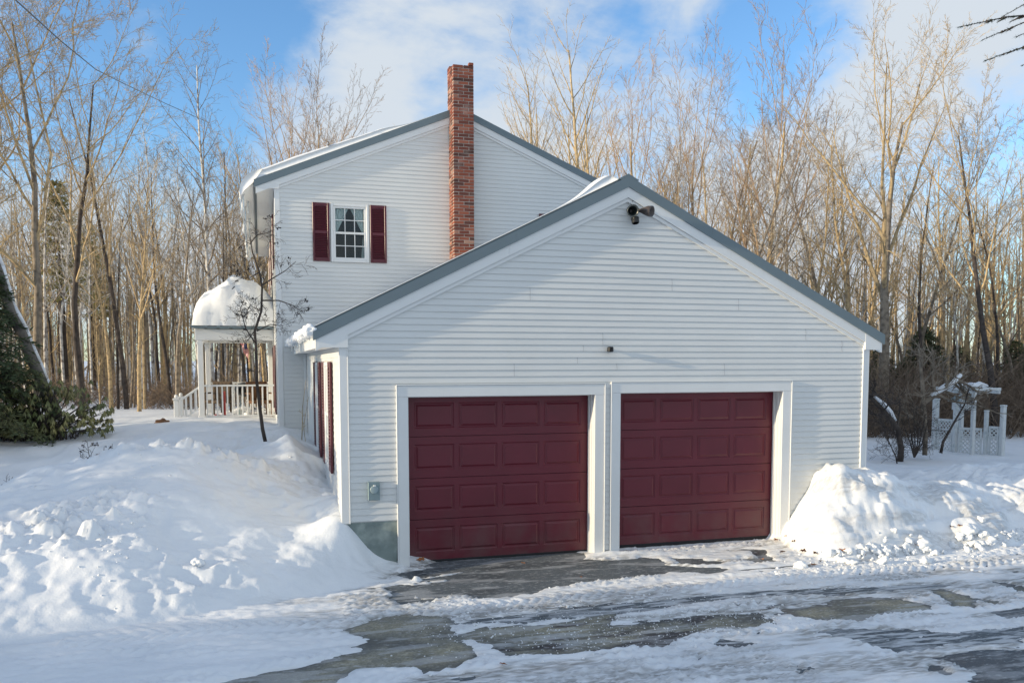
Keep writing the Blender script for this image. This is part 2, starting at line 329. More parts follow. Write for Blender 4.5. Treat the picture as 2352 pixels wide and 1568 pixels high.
POLY = [
 ('A2',1,[(.32,-.25),(.28,.3),(2.34,.3),(2.25,-.3)]),
 ('A',1,[(-0.19,-0.28),(0.2,-0.14),(0.65,-0.1),(1.36,-0.02),(2.05,-0.1),(2.57,-0.34),(2.7,-0.37),(2.94,-0.33),(3.09,-0.39),(3.16,-0.78),(3.73,-1.12),(3.44,-1.25),(3.07,-1.06),(2.57,-1.13),(2.2,-1.21),(1.4,-1.28),(1.12,-1.53),(0.51,-1.56),(0.44,-1.37),(0.33,-1.31),(0.18,-1.3),(-0.06,-1.54),(-0.35,-1.58),(-0.41,-1.34),(-0.36,-1.08),(-0.43,-0.84),(0.04,-0.79),(-0.11,-0.47)]),
 ('B',1,[(-0.92,-2.11),(-0.76,-1.95),(-0.35,-1.88),(-0.01,-1.99),(0.03,-2.42),(-0.04,-2.72),(0.04,-3.03),(0.02,-3.21),(-0.15,-3.42),(-0.46,-3.46),(-0.55,-3.31),(-1.05,-3.25),(-1.15,-3.42),(-1.45,-3.77),(-2.61,-3.44),(-2.11,-3.23),(-2.02,-3.18),(-1.36,-3.12),(-1.1,-2.89),(-0.86,-2.8),(-0.99,-2.69),(-0.73,-2.62),(-0.87,-2.44),(-0.95,-2.31)]),
 ('C',1,[(-0.06,-2.71),(0.19,-2.55),(0.45,-2.49),(0.96,-2.58),(1.37,-2.46),(1.67,-2.46),(1.53,-2.77),(2.25,-2.77),(2.48,-2.72),(3.11,-2.83),(3.14,-3.13),(2.9,-3.18),(2.49,-3.12),(2.26,-3.16),(2.05,-3.31),(1.8,-3.48),(1.36,-3.43),(1.27,-3.38),(0.69,-3.36),(0.33,-3.21),(0.3,-3.01),(0.05,-2.84)]),
 ('C2',0.8,[(-0.03,-2.3),(0.52,-2.23),(1.82,-2.1),(2.63,-2.12),(3.39,-2.13),(3.94,-2.14),(5.0,-2.28),(5.96,-2.44),(5.73,-2.56),(4.38,-2.47),(3.63,-2.26),(2.77,-2.26),(1.87,-2.43),(1.68,-2.43),(0.83,-2.43),(0.04,-2.37)]),
 ('D',1,[(3.44,-2.81),(3.95,-2.76),(4.27,-2.62),(4.89,-2.75),(5.03,-3.06),(4.94,-3.23),(4.49,-3.22),(4.24,-3.21),(4.04,-3.33),(3.8,-3.23),(3.65,-3.16),(3.55,-3.02)]),
 ('E',1,[(5.52,-2.54),(5.69,-2.7),(5.72,-2.99),(5.4,-3.29),(5.22,-3.18),(5.44,-2.91)]),
 ('F',1,[(6.48,-2.5),(6.61,-2.66),(6.48,-2.77),(6.43,-2.61)]),
 ('G',1,[(6.48,-2.77),(6.67,-2.75),(6.61,-3.03),(6.44,-2.91)]),
 ('H',0.9,[(5.78,-3.0),(5.91,-3.18),(5.78,-3.24),(5.68,-3.18)]),
 ('I',0.9,[(5.51,-3.38),(5.97,-3.39),(6.49,-3.66),(5.92,-3.74),(5.77,-3.58),(5.5,-3.5)]),
 ('J',1,[(3.87,-4.34),(4.46,-4.28),(4.8,-4.47),(5.17,-4.75),(4.22,-5.55),(3.64,-5.39),(3.79,-5.08),(3.85,-4.84),(4.05,-4.73),(4.04,-4.52)]),
 ('K',1,[(3.74,-4.52),(3.83,-4.55),(3.81,-4.66),(3.72,-4.68),(3.66,-4.62)]),
 ('L',0.75,[(3.41,-3.48),(3.94,-3.58),(4.72,-3.85),(5.48,-3.85),(5.04,-4.25),(4.22,-4.16),(3.66,-4.15),(3.63,-3.95),(3.45,-3.7)]),
 ('M',1,[(4.52,-0.28),(4.74,-0.39),(4.55,-0.98),(4.41,-0.99),(4.06,-0.77),(4.43,-0.76),(4.5,-0.48)]),
 ('N',1,[(3.33,-0.45),(3.92,-0.81),(3.75,-0.92),(3.29,-0.77)]),
 ('O',0.8,[(2.33,-3.39),(2.63,-3.6),(2.32,-3.71),(2.24,-3.56)]),
 ('P',0.8,[(1.92,-3.68),(2.01,-3.77),(1.9,-3.82)])]
TRK = [([-3.5,-.31,.83,2,3.05,4.25,5.48,7.73,12],[-2.0,-1.87,-1.82,-1.67,-1.74,-1.68,-1.69,-1.77,-1.8],.20,1,1.6),([0.6,1.57,2.61,4.31,5.2],[-2.8,-2.69,-2.54,-2.42,-2.4],.11,1,1.2),
 ([-3,-1.01,-.12,1.2,2.2,3.75,6.08,10],[-3.3,-3.46,-3.43,-3.54,-3.3,-3.3,-3.29,-3.2],.14,.9,.8),([-1,.5,1.14,2.45,3.63,5.39,9],[-3.95,-3.93,-3.8,-3.8,-3.95,-3.93,-3.8],.13,.7,.6),
 ([-4,-2.3,-1.69,-1.04],[-2.4,-2.28,-2.2,-2.23],.13,.9,.6),([-4,-2.25,-1.7,-1.1],[-3.2,-3.11,-2.94,-2.85],.13,1,.8),([.5,1.69,2.6,3.48,6],[-4.35,-4.23,-4.11,-4.14,-4.1],.12,.7,.5),([3.5,5.2,6.4,9],[-1.45,-1.52,-1.42,-1.35],.09,.8,.2),
 ([-4,-2,-.8],[-2.62,-2.58,-2.5],.10,.6,.4)]
def pip(X, Y, P):                      # signed distance, negative inside
    d = np.full(X.shape, 1e9); ins = np.zeros(X.shape, bool); n_ = len(P)
    for i in range(n_):
        x0, y0 = P[i]; x1, y1 = P[(i+1) % n_]; ex, ey = x1-x0, y1-y0; L = ex*ex+ey*ey+1e-9
        t = np.clip(((X-x0)*ex+(Y-y0)*ey)/L, 0, 1); d = np.minimum(d, (X-x0-t*ex)**2+(Y-y0-t*ey)**2)
        c = ((y0 > Y) != (y1 > Y)) & (X < ex*(Y-y0)/((ey if abs(ey) > 1e-9 else 1e-9))+x0); ins ^= c
    return np.where(ins, -1, 1)*np.sqrt(d)
def bare(X, Y, names=None, soft=.05):
    XW = X+.10*fbm(X*2.2, Y*5, 31)+.05*fbm(X*9, Y*16, 33); YW = Y+.07*fbm(X*1.9, Y*4, 37)+.05*fbm(X*8, Y*18, 38, 3); m = np.zeros(X.shape)
    for nm, w, P in POLY:
        if names and nm not in names: continue
        m = np.maximum(m, w*(1-sst(-soft, soft, pip(XW, YW, P))))
    return m
def track_m(X, Y):
    m = np.zeros(X.shape); tr = np.zeros(X.shape)
    for xs_, ys_, wd, am, br in TRK:
        v = Y-np.interp(X, xs_, ys_)-.02*np.sin(X*1.7); e = np.exp(-(v/wd)**4)*(X > xs_[0])*(X < xs_[-1])*am
        tr = tr+e*np.sin((X+np.abs(v)*.9)*2*PI/.13)*sst(.15,.45,vn(X*1.3, Y*4, 61)+.5); m = np.maximum(m, e)
    return m, tr
def cover_(X, Y):
    b = bare(X, Y); m, tr = track_m(X, Y)
    c = .013+.013*fbm(X*.5, Y*2.2, 3)+.018*fbm(X*1.4, Y*8, 5)+.010*fbm(X*5, Y*22, 8, 3)+.014*fbm(X*9,Y*18,99,2)
    c = c-b*.05+m*.014*(.4+fbm(X*1.1, Y*4, 12)+.5)
    c = c+.013*tr*(.5+1.2*np.clip(vn(X*4,Y*9,68)+.3,0,1))*sst(-.004, .01, c)
    c = c+(.03+.012*fbm(X*7, Y*16, 66, 3)+.012*fbm(X*2, Y*9, 67, 3))*sst(-.9,-2.0,X)*(1-b)
    c = c+.016*((cell(X*13, Y*17, 4) < .22)&(vn(X*.9, Y*2.4, 71) > .02)&(X > -1.0))*sst(-.045,-.01,c)
    c = c+.05*g_(X, Y, 2.60, -.10, .26, .10)+.05*g_(X, Y, 3.0,-.2,.4,.08)+.04*g_(X,Y,-.07,-.16,.22,.08)+.04*g_(X,Y,5.25,-.1,.18,.14)+.012*g_(X,Y,4.1,-.12,.8,.05)
    for x0,y0,x1,y1 in ((-.02,-.62,.55,-.42),(.3,-.72,-.1,-.83)):
        t = np.clip(((X-x0)*(x1-x0)+(Y-y0)*(y1-y0))/((x1-x0)**2+(y1-y0)**2),0,1); d = np.hypot(X-x0-t*(x1-x0), Y-y0-t*(y1-y0)); c = c+.045*(1-sst(.02,.05,d+.02*fbm(X*8,Y*8,3)))
    c = c+.05*el_(X,Y,-.03,-1.38,.10,.05,.1)+.045*el_(X,Y,-.15,-1.33,.05,.03)+.045*el_(X,Y,-.24,-1.32,.04,.02)
    return c
def cover(X, Y):
    X = np.asarray(X, float); Y = np.asarray(Y, float); out = np.full(X.shape, .02); k = (Y < .4)&(Y > -12)&(X > -12)&(X < 22)
    if k.any(): out[k] = cover_(X[k], Y[k])
    return out
def chunks(x, y, s=0, p=.55):
    x = np.asarray(x, float); y = np.asarray(y, float); ix = np.floor(x); iy = np.floor(y); out = np.zeros(x.shape)
    for i in (-1, 0, 1):
        for j in (-1, 0, 1):
            r = _h(ix+i, iy+j, s); r2 = _h(ix+i, iy+j, s+3); cx = ix+i+.2+.6*r; cy = iy+j+.2+.6*_h(ix+i, iy+j, s+5); R = .25+.4*r2
            d = np.hypot(cx-x+.25*(y-cy)*(r-.5), cy-y)/R; out = np.maximum(out, np.where(r < p, R*np.sqrt(np.clip(1-d**3, 0, 1)), 0))
    return out
def snow_z(X, Y, detail=True):
    X = np.asarray(X, float); Y = np.asarray(Y, float); p = pile(X, Y); d = drive_z(X, Y)
    if detail:
        a = sst(-.05,.25,p-d)
        n1 = .10*fbm(X*.8, Y*.8, 1)+.05*fbm(X*2.3+.5*Y, Y*2.6, 2, 4)
        far = sst(8, 14, Y)+sst(9.5,13,X)*sst(2.5,4,Y); right = sst(4.6,5.4,X)*(1-sst(1.8,2.6,Y))
        p = p+a*(.035*(.5-2*np.abs(fbm(X*2.2+Y*.6, Y*3, 44, 3)))+.018*(.4-2*np.abs(fbm(X*6, Y*7, 46, 3))))*(1-np.clip(far,0,1))*(Y < 9)*(1-.9*g_(X,Y,-.6,-.02,.5,.2))*(.45+1.1*sst(-.2,.2,vn(X*.8,Y*.8,47)))
        calm = 1-.8*np.clip(far,0,1)-0.5*sst(6.8,8,X)*sst(1.5,2.5,Y)
        wallfade = 1-.9*g_(X,Y,-.6,-.02,.5,.2)
        p = p+a*n1*calm*wallfade
        # thrown, lumpy snow
        lump = g_(X,Y,-3.55,.15,.75,.75)+.8*g_(X,Y,-4.3,.0,.7,.6)+1.15*g_(X,Y,-2.7,2.2,1.5,.33)+.5*g_(X,Y,-1.9,2.0,.7,.4)+.35*g_(X,Y,-3.4,5.6,1.3,.4)
        lr = right*sst(-1.2,-.9,Y)*(.5+.5*sst(.2,.9,p))
        XQ = X+.03*fbm(X*7,Y*7,55); YQ = Y+.03*fbm(X*7+9,Y*7,56); L1 = chunks(XQ*5, YQ*5, 9, .5); L2 = chunks(XQ*11, YQ*11, 10, .6)+.3*fbm(X*16,Y*16,57,2)
        lump = lump*sst(-.15,.15,lump-.35+.5*fbm(X*1.6,Y*1.6,58)); p = p+a*(lump*(.13*L1+.075*L2)+lr*(.06*L1+.035*L2*(vn(X*2,Y*2,59) > 0)+.09*fbm(X*2.5, Y*4, 77)))
        # wind ripples on the plateau
        p = p+a*.02*np.sin(Y*5+X*1.4+4*fbm(X*.7,Y*.7,21))*sst(3,5,Y)*(1-sst(9,11,Y))*(1-sst(-1,0,X))
        # drift ridges beside the garage wall
        p = p+.10*np.exp(-((X+1.25+.08*np.sin(Y*2.2))/.16)**2)*sst(.9,2,Y)*(1-sst(6,7,Y))*(.5+.5*np.sin(Y*1.9+1))
        # layered cut face of the right-hand bank
        st = np.where((X > 5.2)&(Y < 0), 1, 0)
        p = p-st*.05*np.exp(-((p-.36-.03*(X-6))/.035)**2)
    c = cover(X, Y) if detail else .02
    z = np.maximum(p, d+np.clip(c, -.03, .2))
    return z
_GA = (np.arange(-9, 17, .05), np.arange(-7, 9, .05)); _GB = (np.arange(-110, 110, .5), np.arange(-40, 110, .5))
_ZA = snow_z(*np.meshgrid(*_GA)); _ZB = snow_z(*np.meshgrid(*_GB), False); _PB = pile(*np.meshgrid(*_GB))
def _bl(G, Z, x, y):
    gx, gy = G; h = gx[1]-gx[0]; u = min(max((x-gx[0])/h, 0), len(gx)-1.001); v = min(max((y-gy[0])/h, 0), len(gy)-1.001); i, j = int(u), int(v); u -= i; v -= j
    return float((Z[j,i]*(1-u)+Z[j,i+1]*u)*(1-v)+(Z[j+1,i]*(1-u)+Z[j+1,i+1]*u)*v)
def zg(x, y):
    return _bl(_GA, _ZA, x, y) if (-8.9 < x < 16.9 and -6.9 < y < 8.9) else _bl(_GB, _ZB, x, y)
def zp(x, y): return _bl(_GB, _PB, x, y)
def axis(a, b, fine, lo, hi, g=1.09, mx=4.0):
    c = list(np.arange(a, b+1e-6, fine)); s = fine
    while c[-1] < hi: s = min(s*g, mx); c.append(c[-1]+s)
    s = fine; L = []
    x = a
    while x > lo: s = min(s*g, mx); x -= s; L.append(x)
    return np.array(L[::-1]+c)
def grid_obj(name, xs, ys, zf, m, attrs=None, smooth=True):
    X, Y = np.meshgrid(xs, ys); Z = zf(X, Y); nx, ny = len(xs), len(ys)
    me = bpy.data.meshes.new(name); V = np.stack([X, Y, Z], -1).reshape(-1, 3)
    i = np.arange((nx-1)*(ny-1)); r = i//(nx-1); c = i % (nx-1); a = r*nx+c
    F = np.stack([a, a+1, a+nx+1, a+nx], 1)
    me.vertices.add(len(V)); me.vertices.foreach_set('co', V.ravel()); me.loops.add(F.size); me.loops.foreach_set('vertex_index', F.ravel().astype(np.int32))
    me.polygons.add(len(F)); me.polygons.foreach_set('loop_start', (np.arange(len(F))*4).astype(np.int32)); me.polygons.foreach_set('loop_total', np.full(len(F), 4, np.int32))
    me.update(calc_edges=True); me.materials.append(m)
    if smooth: me.polygons.foreach_set('use_smooth', np.ones(len(F), bool))
    for k, f in (attrs or {}).items():
        A = me.attributes.new(k, 'FLOAT', 'POINT'); A.data.foreach_set('value', f(X, Y, Z).ravel().astype(np.float32))
    o = bpy.data.objects.new(name, me); COL.objects.link(o); return o
xs = axis(-5.5, 9.2, .029, -220, 220, 1.07, 12); ys0 = list(axis(-5.2, 1.2, .024, -150, 1.2, 1.08, 12)); s = .024; y = ys0[-1]
while y < 260: s = min(s*1.022, 12) if y < 14 else min(s*1.08, 12); y += s; ys0.append(y)
def dirt_shade(X, Y, Z):
    d = drive_z(X, Y); t = 1-sst(.005,.05,Z-d)
    bank = .42*sst(5,5.8,X)*sst(-1.3,-1.0,Y)*(1-sst(-.3,.3,Y))*sst(-.15,.25,fbm(X*1.5,Y*3+Z*6,83))  # streaky grey on the bank: dirt, and painted shade over its sunlit face
    k = (Y < .3)&(Y > -12)&(X > -6)&(X < 22); m = np.zeros(X.shape); x, y = X[k], Y[k]
    st = sst(-.02,.30, fbm(x*.5, y*3.5, 91)+.35*fbm(x*2.5, y*14, 92)); b = bare(x, y, None, .35); mm, tr = track_m(x, y)
    m[k] = np.clip((.75*st+.55*b-.2*mm)*sst(-2.5,-.5,x)+.12*st, 0, .95)
    return np.clip(m*(.3+.7*t)*(Z-d < .09)+bank, 0, 1)
tag(grid_obj('snow_ground', xs, np.array(ys0), snow_z, m_snow, {'dirt_shade': dirt_shade}), kind='structure')
def olive(X, Y, Z): return bare(X, Y, ('B','C','D','E','G','H'), .08)*np.clip(.75+.5*fbm(X*2,Y*4,77),0,1)
def wet(X, Y, Z):
    rim = 0
    for nm in ('D','E'): rim = np.maximum(rim, np.exp(-((bare(X, Y, (nm,), .12)-.5)/.22)**2))
    return np.clip(.75*bare(X,Y,('J','I','K','F'))+.45*bare(X,Y,('M','N','P','O'))+.9*sst(.08,.25,fbm(X*1.6,Y*5,50))*bare(X,Y,('C',))+.6*rim+.35*sst(.15,.3,fbm(X*1.5,Y*3,60)),0,1)
def frost(X, Y, Z): return np.clip(1.0*bare(X,Y,('C2','L','O'))+.35*bare(X,Y,('C',))*sst(0,.2,fbm(X*2,Y*6,81))+.25*bare(X,Y,('I','P')),0,1)
tag(grid_obj('driveway', np.arange(-7, 16, .04), np.arange(-9, .24, .03), lambda X, Y: drive_z(X, Y)+.004*fbm(X*3,Y*3,90), m_asph, {'olive': olive, 'wet': wet, 'frost': frost}), kind='structure')

# ---------------------------------------------------------------- house
XL, XR, YH, HL, HR = -.80, 6.64, 7.62, -1.36, 6.24
GC = (XL+XR)/2; HCX = 2.42
EXP = .0795
house = thing('house', 'white vinyl sided house with two maroon garage doors and grey metal roof', 'house', (GC, 0, 0))
def siding(mb, z0, z1, uL, uR, to, openings=(), ph=0, t=.013, e=EXP):
    """uL(z), uR(z) wall ends; to(u, off, z) -> point; openings (u0,u1,z0,z1)"""
    cuts = sorted({o[2] for o in openings}|{o[3] for o in openings})
    z = z0+ph
    while z < z1-1e-4:
        a = max(z, z0); bq = min(z+e, z1); sl = [a]+[c for c in cuts if a < c < bq]+[bq]
        off = lambda q: .004+t*(1-(q-z)/e)
        for p, q in zip(sl, sl[1:]):
            mid = (p+q)/2; op = sorted(o for o in openings if o[2] < mid < o[3])
            ends = [('L', 0)]+[x for o in op for x in ((o[0], 1), (o[1], 0))]+[('R', 1)]
            for k in range(0, len(ends), 2):
                A = lambda w: uL(w) if ends[k][0] == 'L' else ends[k][0]
                B = lambda w: uR(w) if ends[k+1][0] == 'R' else ends[k+1][0]
                if B(p)-A(p) < .003: continue
                Aq, Bq = A(q), max(B(q), A(q))
                mb.face([to(A(p),off(p),p), to(B(p),off(p),p), to(Bq,off(q),q), to(Aq,off(q),q)])
                if p == a: mb.face([to(A(p),.004,p), to(B(p),.004,p), to(B(p),off(p),p), to(A(p),off(p),p)])
        z += e
front = lambda Y: (lambda u, o, z: (u, Y-o, z))
left = lambda X: (lambda u, o, z: (X-o, u, z))
DW, DH = 2.44, 2.10
D1, D2 = (0.0, DW), (DW+.362, DW+.362+DW)
D2 = (2.803, 5.243); Z2 = .033; DH2 = 2.085
GZ = lambda x: 4.70-.5*abs(x-GC)           # underside of rake trim
# --- garage wall
mb = MB()
gl = lambda z: XL+max(0, (z-GZ(XL))/.5); gr = lambda z: XR-max(0, (z-GZ(XR))/.5)
opn = [(-.13, 2.57, -1, 2.245), (2.68, D2[1]+.13, -1, 2.25)]
siding(mb, .60, 4.68, gl, gr, front(0), opn)
siding(mb, .05, .60, lambda z: -.13, lambda z: XR, front(0), opn)
siding(mb, .60, 2.95, lambda z: .06, lambda z: YH-.03, left(XL), [(1.0,4.4,1.05,2.55)])
# backing walls, with the real openings
T = lambda pts: mb.face(pts)
mb.box(XL+.0, -.13, .002, .14, -.3, 2.24); mb.box(2.57, 2.68, .002, .14, -.3, 2.24); mb.box(D2[1]+.13, XR, .002, .14, -.3, 2.24)
mb.prism([(XL, 2.24), (XR, 2.24), (XR, GZ(XR)), (GC, 4.70), (XL, GZ(XL))], .002, .14)
mb.box(XL+.0, XL+.14, .142, YH-.002, -.3, 2.9); mb.box(XR-.14, XR, .142, YH-.002, -.3, 2.9)
mb.build('garage_wall', m_siding, house)
for x, z0, k in ((2.28,2.63,1),(1.35,2.31,2),(2.75,2.46,1),(1.56,3.30,2),(4.33,2.33,2),(3.53,3.43,2),(5.6,2.86,2),(2.2,2.47,1),(4.53,3.19,2),(6.2,2.63,2),(2.55,2.78,2),(5.3,3.6,1)):
    r0 = .60+EXP*round((z0-.60)/EXP); mb = MB()
    for j in range(k):
        z = r0+j*EXP
        P = [(x, -.0200, z+.001), (x+.007, -.0200, z+.001), (x+.007, -.0060, z+EXP-.001), (x, -.0060, z+EXP-.001)]
        mb.face(P)
    mb.build('siding_joint', m_joint, house)
mb = MB(); mb.box(XL+.005, -.15, -.004, .0015, -.3, .585); mb.box(XL+.004, XL+.14, .0017, YH-.01, -.32, -.3)
mb.box(-.52,-.505,-.0075,-.004,-.25,.58)
mb.build('foundation', m_conc, house)
# corner boards
for x0, x1 in ((XL-.02, XL+.075), (XR-.075, XR+.02)):
    mb = MB(); zb = .58 if x0 < 0 else -.2
    mb.bbox(x0, x1, -.028, -.002, zb, GZ(x0+.03)+.02, .004)
    if x0 < 0: mb.bbox(x0, x0+.019, -.0015, .09, zb, 2.72, .004); mb.bbox(x1, x1+.012, -.034, -.003, zb, 2.78, .003)
    else: mb.bbox(x1-.019, x1, -.0015, .09, zb, 2.72, .004); mb.bbox(x0-.012, x0, -.034, -.003, zb, 2.78, .003)
    mb.build('corner_board', m_trim, house)
# --- garage doors
YD = .197
def garage_door(x0, x1, z0, h):
    mb = MB(); W = x1-x0; sh = h/4
    for r in range(4):
        za = z0+r*sh+.004; zb = z0+(r+1)*sh-.004
        cw = (W-.16)/4
        ux = [x0+.004]+sum([[x0+.08+c*cw+.03, x0+.08+(c+1)*cw-.03] for c in range(4)], [])+[x1-.004]
        pz = (za+.10, zb-.095)
        for i in range(len(ux)-1):
            a, b_ = ux[i], ux[i+1]
            if i % 2 == 0: mb.face([(a,YD,za),(b_,YD,za),(b_,YD,zb),(a,YD,zb)]); continue
            mb.face([(a,YD,za),(b_,YD,za),(b_,YD,pz[0]),(a,YD,pz[0])]); mb.face([(a,YD,pz[1]),(b_,YD,pz[1]),(b_,YD,zb),(a,YD,zb)])
            rings = [(0,0),(.012,.010),(.024,.010),(.046,-.003)]
            R = [[(a+i_,YD+o,pz[0]+i_),(b_-i_,YD+o,pz[0]+i_),(b_-i_,YD+o,pz[1]-i_),(a+i_,YD+o,pz[1]-i_)] for i_, o in rings]
            for A, B in zip(R, R[1:]):
                for k in range(4): mb.face([A[k], A[(k+1)%4], B[(k+1)%4], B[k]])
            mb.face(R[-1])
        # section edges
        mb.face([(x0+.004,YD,zb),(x1-.004,YD,zb),(x1-.004,YD+.02,zb+.003),(x0+.004,YD+.02,zb+.003)]); mb.face([(x0+.004,YD+.02,za-.003),(x1-.004,YD+.02,za-.003),(x1-.004,YD,za),(x0+.004,YD,za)])
    mb.box(x0-.03, x1+.03, YD+.02, YD+.05, z0+.01, z0+h+.03)
    o = mb.build('garage_door', m_door, house)
    MB().bbox(x0-.01, x1+.01, YD-.006, YD+.03, z0-.045, z0+.006, .008).build('bottom_seal', m_rubber, o)
    return o
garage_door(D1[0], D1[1], .02, DH); garage_door(D2[0], D2[1], Z2+.015, DH2)
# trims: casing faces proud of siding, jambs, header
for (x0, x1), zt, xo0, xo1 in ((D1, DH, -.135, 2.575), (D2, Z2+DH2, 2.675, D2[1]+.135)):
    mb = MB(); F0 = -.036
    zt += .004
    mb.bbox(xo0, x0, F0, -.001, -.12, zt, .004); mb.bbox(x1, xo1, F0, -.001, -.12, zt, .004)
    mb.bbox(xo0, xo1, F0-.002, -.001, zt, zt+.138, .004)
    mb.bbox(xo0-.012, xo0, F0-.012, -.001, -.05, zt+.15, .003); mb.bbox(xo1, xo1+.012, F0-.012, -.001, -.05, zt+.15, .003); mb.bbox(xo0-.012, xo1+.012, F0-.014, -.001, zt+.139, zt+.152, .003)
    mb.build('door_trim', m_trim, house)
    mb = MB()
    mb.box(x0-.02, x0-.0005, 0, YD+.02, -.1, zt+.02); mb.box(x1+.0005, x1+.02, 0, YD+.02, -.1, zt+.02); mb.box(x0-.02, x1+.02, 0, YD+.02, zt+.0005, zt+.02)
    for xx, sgn in ((x0, 1), (x1, -1)):
        mb.bbox(min(xx, xx+sgn*.014), max(xx, xx+sgn*.014), YD-.06, YD-.012, -.08, zt-.002, .003); mb.bbox(min(xx, xx+sgn*.008), max(xx, xx+sgn*.008), YD-.13, YD-.085, -.08, zt-.002, .003)
    mb.bbox(x0, x1, YD-.05, YD-.012, zt-.014, zt-.001, .003)
    mb.build('door_jamb', m_trim, house)
MB().bbox(-.1, 5.3, .02, .30, -.3, -.012, .01).build('threshold', mat('threshold_concrete', (.33,.31,.28), .9, .2, noise=(8,.15)), house)
MB().box(XL+.2, XR-.2, .26, .28, -.2, 2.6).build('inner_lining', m_black, house)
# --- garage roof
def roof(x0, xc, x1, zr, sl, y0, y1, name='roof'):
    mb = MB(); t = .05
    zz = lambda x: zr-sl*abs(x-xc)
    for a, b_ in ((x0, xc), (xc, x1)):
        mb.prism([(a, zz(a)-t), (b_, zz(b_)-t), (b_, zz(b_)), (a, zz(a))], y0, y1)
        k = 0; yy = y0+.02
        while yy < y1:                       # raised ribs
            mb.prism([(a, zz(a)+.001), (b_, zz(b_)+.001), (b_, zz(b_)+.022), (a, zz(a)+.022)], yy, yy+.03); yy += .30
    mb.prism([(xc-.14, zz(xc-.14)+.024), (xc+.14, zz(xc+.14)+.024), (xc+.14, zz(xc+.14)+.034), (xc, zr+.036), (xc-.14, zz(xc-.14)+.034)], y0-.004, y1)
    return mb.build(name, m_metal, house)
def rake(x0, xc, x1, zr, sl, yw, eave_in):
    """metal band, white rake board, narrow strip; yw = wall plane"""
    k = math.sqrt(1+sl*sl)
    def band(mbx, za, zb, ya, yb, a0, a1, cuts=()):
        zz = lambda x: zr-sl*abs(x-xc)
        for a, b_ in ((a0, xc), (xc, a1)):
            e = [a]+[c for c in cuts if a < c < b_]+[b_]
            for p, q in zip(e, e[1:]):
                g1 = .0 if p == a else .0015
                mbx.prism([(p+g1, zz(p)-zb), (q-g1*0, zz(q)-zb), (q, zz(q)-za), (p+g1, zz(p)-za)], ya, yb)
    r = MB(); band(r, .0, .135, yw-.085, yw-.055, x0, x1, (x0+(xc-x0)*.62, xc+(x1-xc)*.30)); r.build('rake_flashing', m_metal, house)
    r = MB(); band(r, .128, .265, yw-.062, yw-.004, x0+.03, x1-.03, (x0+2.4, xc+1.5)); r.build('rake_board', m_trim, house)
    r = MB(); band(r, .268, .315, yw-.040, yw-.003, eave_in[0], eave_in[1], (x0+3.1, xc+.9)); r.build('rake_trim', m_trim, house)
RZ = 4.90; E0, E1 = -1.12, 6.87; GCX = (E0+E1)/2
roof(E0, GCX, E1, RZ, .4975, -.055, YH)
rake(E0, GCX, E1, RZ, .4975, 0, (XL-.01, XR+.01))
rz = lambda x: RZ-.4975*abs(x-GCX)
def eave(x_out, x_in, zt, zb, y0, y1, name, sgn):
    o = MB(); a, b_ = min(x_out, x_in), max(x_out, x_in)
    o.bbox(x_out if sgn < 0 else x_out-.02, x_out+.02 if sgn < 0 else x_out, y0, y1, zb, zt-.01, .003); o.build('fascia', m_trim, house)
    o = MB(); o.box(a+(.021 if sgn < 0 else 0), b_-(0 if sgn < 0 else .021), y0+.06, y1, zb+.012, zb+.022); o.build('soffit', m_trim, house)
for xo, xi, sg in ((E0+.06, XL-.016, -1), (E1-.06, XR+.016, 1)):
    eave(xo, xi, rz(xo)-.05, 2.70, -.058, YH, 'e', sg)
    a, b_ = (xo, xi+.10) if sg < 0 else (xi-.10, xo)
    MB().prism([(a, 2.70), (b_, 2.70), (b_, rz(b_)-.14), (a, rz(a)-.14)], -.066, -.0015).build('eave_return', m_trim, house)

# --- house volume
HZR, HS = 7.86, .417; HE0, HE1 = -1.76, 6.58; HXC = 2.41; YB = 19.0
hz = lambda x: HZR-HS*abs(x-HXC)
mb = MB()
hl = lambda z: HL+max(0, (z-hz(HL)+.3)/HS); hr = lambda z: HR-max(0, (z-hz(HR)+.3)/HS)
W1 = (-.29, .50, 4.57, 5.77); W2 = (4.53, 5.32, 4.57, 5.77)
siding(mb, .7, 7.55, hl, hr, front(YH), [W1, W2], e=.0855)
siding(mb, .7, 6.0, lambda z: YH+.05, lambda z: YB, left(HL), [(9.6,10.5,4.6,5.75),(13.6,14.5,4.6,5.75),(17,17.9,4.6,5.75),(15.5,16.5,1,3)])
mb.prism([(HL, -.3), (W1[0], -.3), (W1[0], 7.0), (W1[0], hz(W1[0])-.31), (HL, hz(HL)-.3)], YH+.002, YH+.14)
mb.prism([(W1[0], -.3), (W1[1], -.3), (W1[1], W1[2]), (W1[0], W1[2])], YH+.002, YH+.14)
mb.prism([(W1[0], W1[3]), (W1[1], W1[3]), (W1[1], hz(W1[1])-.31), (W1[0], hz(W1[0])-.31)], YH+.002, YH+.14)
mb.prism([(W1[1], -.3), (HR, -.3), (HR, hz(HR)-.3), (HXC, HZR-.3), (W1[1], hz(W1[1])-.3)], YH+.002, YH+.14)
mb.box(HL, HL+.14, YH+.142, YB, -.3, hz(HL)-.25); mb.box(HR-.14, HR, YH+.142, YB, -.3, hz(HR)-.25); mb.prism([(HL+.142,-.3),(HR-.142,-.3),(HR-.142,hz(HR)-.3),(HXC,HZR-.3),(HL+.142,hz(HL)-.3)], YB-.14, YB)
mb.build('house_wall', m_siding, house)
roof(HE0, HXC, HE1, HZR, HS, YH-.055, YB+.1)
rake(HE0, HXC, HE1, HZR, HS, YH, (HL-.01, HR+.01))
